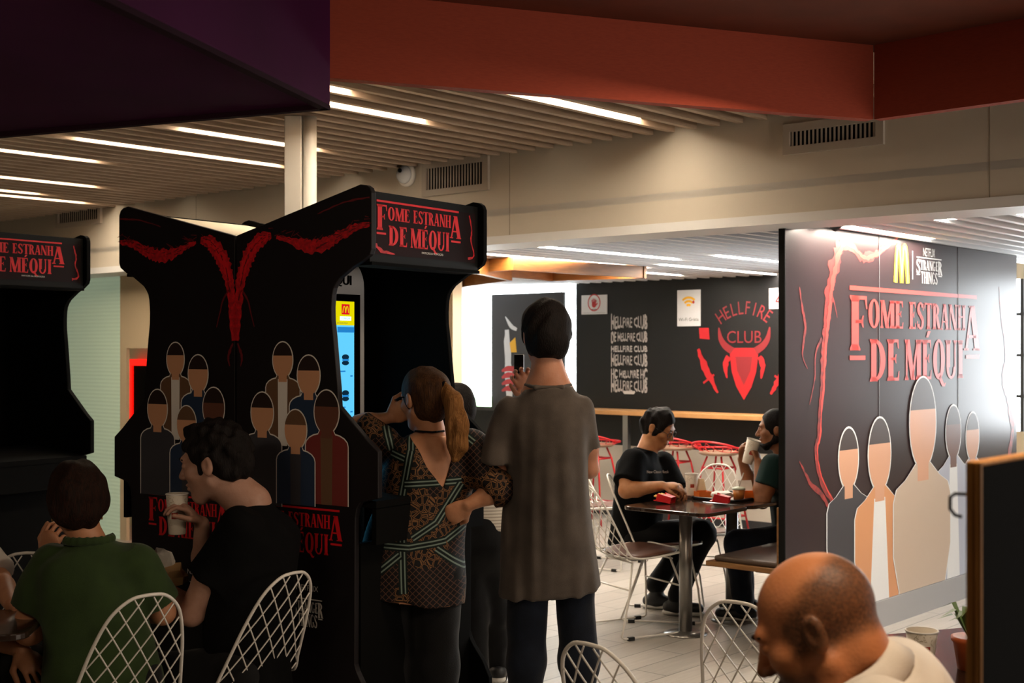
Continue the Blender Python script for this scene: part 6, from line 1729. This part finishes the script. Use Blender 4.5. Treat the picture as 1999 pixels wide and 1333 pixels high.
# ------------------------------------------------------------------ cups, food and small things
m_paper = M('cup_paper', '#cfc4b4', 0.6); m_paperw = M('paper_white', '#ddd8d0', 0.6); m_cupred = M('cup_red', '#a31c17', 0.5); m_gold = M('cup_print', '#c9a15a', 0.5)
m_boxred = M('box_red', '#c4141c', 0.45); m_boxor = M('box_orange', '#d86a1a', 0.5); m_kraft = M('paper_kraft', '#c09a68', 0.7, bump=0.5, bscale=40)
m_fry = M('fries_gold', '#d9a54a', 0.6); m_tray = M('tray_black', '#0b0b0c', 0.3)
def cup(label, loc, h=0.15, r0=0.029, r1=0.042, tilt=None, name='paper_cup', face=0.0, lid=False):
    t = thing(name, label, 'cup', loc, face)
    if tilt: t.rotation_euler = tilt
    mb = MB(); mb.lathe([(0.001, 0.004), (r0, 0.0), (r0 + 0.0005, 0.003), (r1, h), (r1 - 0.003, h), (r0 + (r1-r0)*0.8, h*0.82), (0.001, h*0.8)], 28); mb.build('body', m_paper, t)
    mb = MB(); mb.tube([(r1*math.cos(2*math.pi*i/28), r1*math.sin(2*math.pi*i/28), h) for i in range(28)], 0.0026, 6, True); mb.build('rim', m_paperw, t)
    d = MB()
    def cyl(u, z, n=0.0007):
        r = r0 + (r1 - r0) * z / h + n; a = -math.pi/2 + u / r; return (r*math.cos(a), r*math.sin(a), z)
    def quad(u0, u1, z0, z1, mi):
        d.cur = mi; k = 4
        for i in range(k):
            a, b = u0 + (u1-u0)*i/k, u0 + (u1-u0)*(i+1)/k; d.poly([cyl(a, z0), cyl(b, z0), cyl(b, z1), cyl(a, z1)])
    quad(-0.012, 0.012, h*0.40, h*0.40 + 0.022, 0)
    for k in (0, 1):
        d.cur = 1
        P_ = [(-0.008 + 0.008*k + 0.008*i/6, h*0.40 + 0.004 + 0.013*(1 - abs(2*i/6 - 1)**2.4)) for i in range(7)]
        for a, b in zip(P_, P_[1:]): d.poly([cyl(a[0], a[1], 0.0012), cyl(b[0], b[1], 0.0012), cyl(b[0], b[1] + 0.003, 0.0012), cyl(a[0], a[1] + 0.003, 0.0012)])
    rg = random.Random(2)
    for _ in range(14):
        u, z, r = rg.uniform(-0.05, 0.05), rg.uniform(0.2, 0.9)*h, rg.uniform(0.008, 0.014)
        if abs(u) < 0.02 and 0.3*h < z < 0.65*h: continue
        P_ = [(u + r*math.cos(a), z + r*math.sin(a)) for a in [rg.uniform(0, 3) + 4*i/10 for i in range(9)]]
        d.cur = 2
        for a, b in zip(P_, P_[1:]): d.poly([cyl(a[0], a[1]), cyl(b[0], b[1]), cyl(b[0], b[1] + 0.0012), cyl(a[0], a[1] + 0.0012)])
    d.build('print', [m_cupred, m_gold, M('cup_print_pale', '#b3a58f', 0.6)], t)
    return t
cup('paper cup held by the man in black at left', Vector(pt(346, 1042, 4.70)), 0.145, 0.03, 0.04)
TT = 0.7405
cup('paper cup standing on the far table left of the orange box', Vector((on_z(1350, 968, TT + 0.012).x, on_z(1350, 968, TT + 0.012).y, TT + 0.012)), 0.135, 0.028, 0.04)
cup('paper cup tilted in the hands of the man in green', Vector(pt(1458, 904, 7.9)), 0.15, 0.03, 0.043, (0.1, 0.28, 0))
cc = cup('short paper cup of coffee on the table behind the bald man', Vector((1.17, 3.70, TT)), 0.10, 0.032, 0.045)
mb = MB(); mb.lathe([(0.001, 0.079), (0.0405, 0.079), (0.0405, 0.0815), (0.001, 0.0815)], 24); mb.build('coffee', M('coffee', '#24130b', 0.15), cc)

def on_table(px, py, z=TT): p = on_z(px, py, z); return Vector((p.x, p.y, z))
def tray(label, c, rz, hx=0.2, hy=0.14):
    t = thing('tray', label, 'tray', c, rz)
    mb = MB(); mb.prism([(x, y, 0.0) for x, y in rounded(hx, hy, 0.03)], (0, 0, 0.008)); mb.build('tray_floor', m_tray, t)
    mb = MB(); mb.tube([(x, y, 0.012) for x, y in rounded(hx, hy, 0.03)], 0.007, 8, True); mb.build('tray_rim', m_tray, t)
    mb = MB(); mb.prism([(x*0.9, y*0.9, 0.0085) for x, y in rounded(hx, hy, 0.03)], (0, 0, 0.001)); mb.build('tray_liner', M('tray_paper', '#8a6d5a', 0.6), t)
    return t
tray('black tray with food on the far table', Vector((1.34, 7.90, TT)), ROOM_ROT, 0.21, 0.16)
ZT_ = TT + 0.011
def carton(label, c, rz, w, d_, h, mat, open_lid=True, mat2=None):
    t = thing('food_box', label, 'box', c, rz)
    mb = MB()
    for lo, hi in (((-w/2, -d_/2, 0), (w/2, d_/2, 0.002)), ((-w/2, -d_/2, 0), (w/2, -d_/2 + 0.002, h)), ((-w/2, d_/2 - 0.002, 0), (w/2, d_/2, h)), ((-w/2, -d_/2, 0), (-w/2 + 0.002, d_/2, h)), ((w/2 - 0.002, -d_/2, 0), (w/2, d_/2, h))): mb.box(lo, hi)
    mb.build('box_body', mat, t)
    if open_lid:
        mb = MB(); mb.prism([(-w/2, d_/2, h), (w/2, d_/2, h), (w/2*0.96, d_/2 + 0.03, h + d_*0.75), (-w/2*0.96, d_/2 + 0.03, h + d_*0.75)], (0, 0.003, 0)); mb.build('lid', mat2 or mat, t)
    return t
p = on_table(1372, 970, ZT_); carton('open orange burger box beside the standing paper cup', p, 0.3, 0.09, 0.09, 0.035, m_boxor, True, M('box_cream', '#e3cfa8', 0.6))
p = on_table(1462, 972, ZT_); carton('orange and white burger box nearest the man in green', p, 0.2, 0.09, 0.08, 0.04, m_boxor, True, m_paperw)
def crumple(name, label, cat, c, r, mat, seed, stretch=(1, 1, 0.6)):
    rg = random.Random(seed); bm = bmesh.new(); bmesh.ops.create_icosphere(bm, subdivisions=2, radius=r)
    for v in bm.verts:
        k = rg.uniform(0.72, 1.15); v.co = Vector((v.co.x*k*stretch[0], v.co.y*k*stretch[1], v.co.z*k*stretch[2]))
    zmin = min(v.co.z for v in bm.verts)
    for v in bm.verts: v.co.z -= zmin
    me = bpy.data.meshes.new(name); bm.to_mesh(me); bm.free(); me.materials.append(mat)
    o = bpy.data.objects.new(name, me); COL.objects.link(o); o.location = c
    return tag(o, label, cat)
crumple('paper_wrapper', 'crumpled white paper wrapper in the middle of the food tray', 'wrapper', on_table(1408, 974, ZT_), 0.055, m_paperw, 4, (1.3, 1, 0.5))
def fry_sleeve(label, c, rz, lying=False, fries=True):
    t = thing('fries_carton', label, 'fries', c, rz)
    if lying: t.rotation_euler = (math.radians(-80), 0, rz)
    mb = MB()
    n = 8
    fr = [(-0.045 + 0.09*i/n, 0.085 - 0.03*math.sin(math.pi*i/n)) for i in range(n+1)]
    mb.prism([(-0.03, -0.018, 0), (0.03, -0.018, 0)] + [(x, -0.022, z) for x, z in reversed(fr)], (0, 0.002, 0))
    mb.prism([(-0.03, 0.018, 0), (0.03, 0.018, 0), (0.048, 0.022, 0.105), (-0.048, 0.022, 0.105)], (0, 0.002, 0))
    mb.prism([(-0.03, -0.018, 0), (-0.03, 0.018, 0), (-0.047, 0.022, 0.09), (-0.045, -0.022, 0.085)], (0.002, 0, 0)); mb.prism([(0.028, -0.018, 0), (0.028, 0.018, 0), (0.045, 0.022, 0.09), (0.043, -0.022, 0.085)], (0.002, 0, 0))
    mb.build('carton', m_boxred, t)
    if fries:
        mb = MB(); rg = random.Random(9)
        for i in range(16):
            x, y = rg.uniform(-0.035, 0.035), rg.uniform(-0.013, 0.013); h = rg.uniform(0.08, 0.12)
            mb.tube([(x*0.7, y, 0.02), (x, y, h)], 0.0045, 4)
        o = mb.build('fries', m_fry, t); o['kind'] = 'stuff'
    return t
fry_sleeve('red fries carton lying on the tray in front of the clear dessert cup', on_table(1424, 976, ZT_ + 0.02), 1.2, True, False)
fry_sleeve('red fries carton lying under the hands of the man with glasses', on_table(1314, 976, TT + 0.022), 0.9, True, True)
crumple('paper_napkin', 'pink and white napkin beside the red fries carton at the table edge', 'napkin', on_table(1338, 972, TT), 0.04, M('napkin', '#cfae9f', 0.8), 8, (1.4, 1, 0.35))
t = thing('dessert_cup', 'clear dessert cup with an orange drink on the far tray', 'cup', on_table(1442, 975, ZT_))
mb = MB(); mb.lathe([(0.001, 0.0), (0.03, 0.0), (0.037, 0.06), (0.001, 0.06)], 20); mb.build('filling', M('dessert_orange', '#a8682e', 0.35), t)
mb = MB(); mb.lathe([(0.038, 0.06), (0.04, 0.066), (0.03, 0.075), (0.001, 0.078)], 20); mb.build('lid', M('lid_pale', '#b9bfae', 0.25), t)
mb = MB(); mb.tube([(0.0, 0, 0.07), (0.03, 0, 0.16)], 0.0035, 8); mb.build('straw', m_paperw, t)
t = thing('carry_box', 'white gabled carry box with a dark print behind the clear dessert cup', 'box', on_table(1462, 958, TT) , 0.5)
mb = MB(); w, d_, h = 0.13, 0.1, 0.13
mb.box((-w/2, -d_/2, 0), (w/2, d_/2, h)); mb.prism([(-w/2, -d_/2, h), (-w/2, d_/2, h), (-w/2, 0.004, h + 0.06), (-w/2, -0.004, h + 0.06)], (w, 0, 0)); mb.box((-w*0.4, -0.003, h + 0.06), (w*0.4, 0.003, h + 0.1)); bx = mb.build('box_body', m_paperw, t)
d = Decal((0, -d_/2, 0), (1, 0, 0), (0, 0, 1), (0, -1, 0), 0.001); d.poly(rect2(-0.055, 0.01, -0.005, 0.11), 0, 0); d.disc(-0.03, 0.07, 0.014, 0.014, 1, 1); d.poly(rect2(0.012, 0.03, 0.05, 0.09), 0, 0); d.build('print', [M('box_print_dark', '#2a2622', 0.5), m_paperw], bx)

# left table
t = tray('black tray at the lower left corner on the near edge of the table', Vector((-2.02, 4.30, TT)), math.radians(8), 0.2, 0.14)
crumple('paper_bag', 'crumpled kraft bag held by the person at the left edge', 'bag', Vector((-1.86, 4.36, TT + 0.012)), 0.06, m_kraft, 12, (1, 0.9, 1.0))
fry_sleeve('red fries carton on the tray at the left edge', Vector((-1.97, 4.25, TT + 0.012)), 0.7)
crumple('burger_wrapper', 'opened wrapper with food in front of the man in black', 'wrapper', Vector((-1.30, 4.88, TT)), 0.075, m_kraft, 21, (1.25, 0.9, 0.75))
fry_sleeve('red fries carton behind the wrapper between the two seated people', Vector((-1.40, 4.98, TT)), 2.6)
crumple('paper_napkin', 'white napkin standing up from the wrapper in front of the man in black', 'napkin', Vector((-1.315, 4.87, TT + 0.06)), 0.045, m_paperw, 31, (1, 0.4, 1.3))

# plant on the right table
t = thing('potted_plant', 'small green plant in an orange pot at the edge of the booth partition', 'plant', Vector((1.30, 3.66, TT)))
mb = MB(); mb.lathe([(0.001, 0.0), (0.04, 0.0), (0.052, 0.075), (0.058, 0.08), (0.058, 0.092), (0.048, 0.092), (0.001, 0.08)], 22); mb.build('pot', M('pot_orange', '#b3521e', 0.5), t)
mb = MB(); rg = random.Random(6)
for i in range(16):
    a = rg.uniform(0, 6.28); L = rg.uniform(0.05, 0.1); up = rg.uniform(0.05, 0.1); w = 0.012
    b = Vector((0.01*math.cos(a), 0.01*math.sin(a), 0.085)); dr = Vector((math.cos(a), math.sin(a), 0)); sd = Vector((-dr.y, dr.x, 0))
    m1 = b + dr*L*0.5 + Vector((0, 0, up)); e = b + dr*L + Vector((0, 0, up*0.75))
    mb.add([b - sd*0.003, b + sd*0.003, m1 + sd*w, e, m1 - sd*w], [(0, 1, 2, 4), (4, 2, 3)], True)
mb.build('foliage', M('leaf_green', '#4f6a28', 0.5), t)
# ------------------------------------------------------------------ groups of like things
GROUPS = {'wire_chair': 'white wire chairs', 'bar_stool': 'red wire bar stools', 'ceiling_light': 'strip lights between the ceiling slats', 'air_vent': 'air vents on the cream bulkhead',
          'arcade_cabinet': 'black arcade cabinets', 'cafe_table': 'dark cafe tables', 'paper_cup': 'paper cups', 'fries_carton': 'red fries cartons', 'food_box': 'burger boxes', 'wall_sign': 'white signs on the black wall',
          'ceiling_coffer': 'hanging ceiling coffers', 'tray': 'black trays', 'paper_napkin': 'paper napkins', 'person': 'people in the restaurant'}
for o in list(COL.objects):
    if o.parent is None and o.get('label'):
        g = GROUPS.get(o.name.split('.')[0])
        if g: o['group'] = g
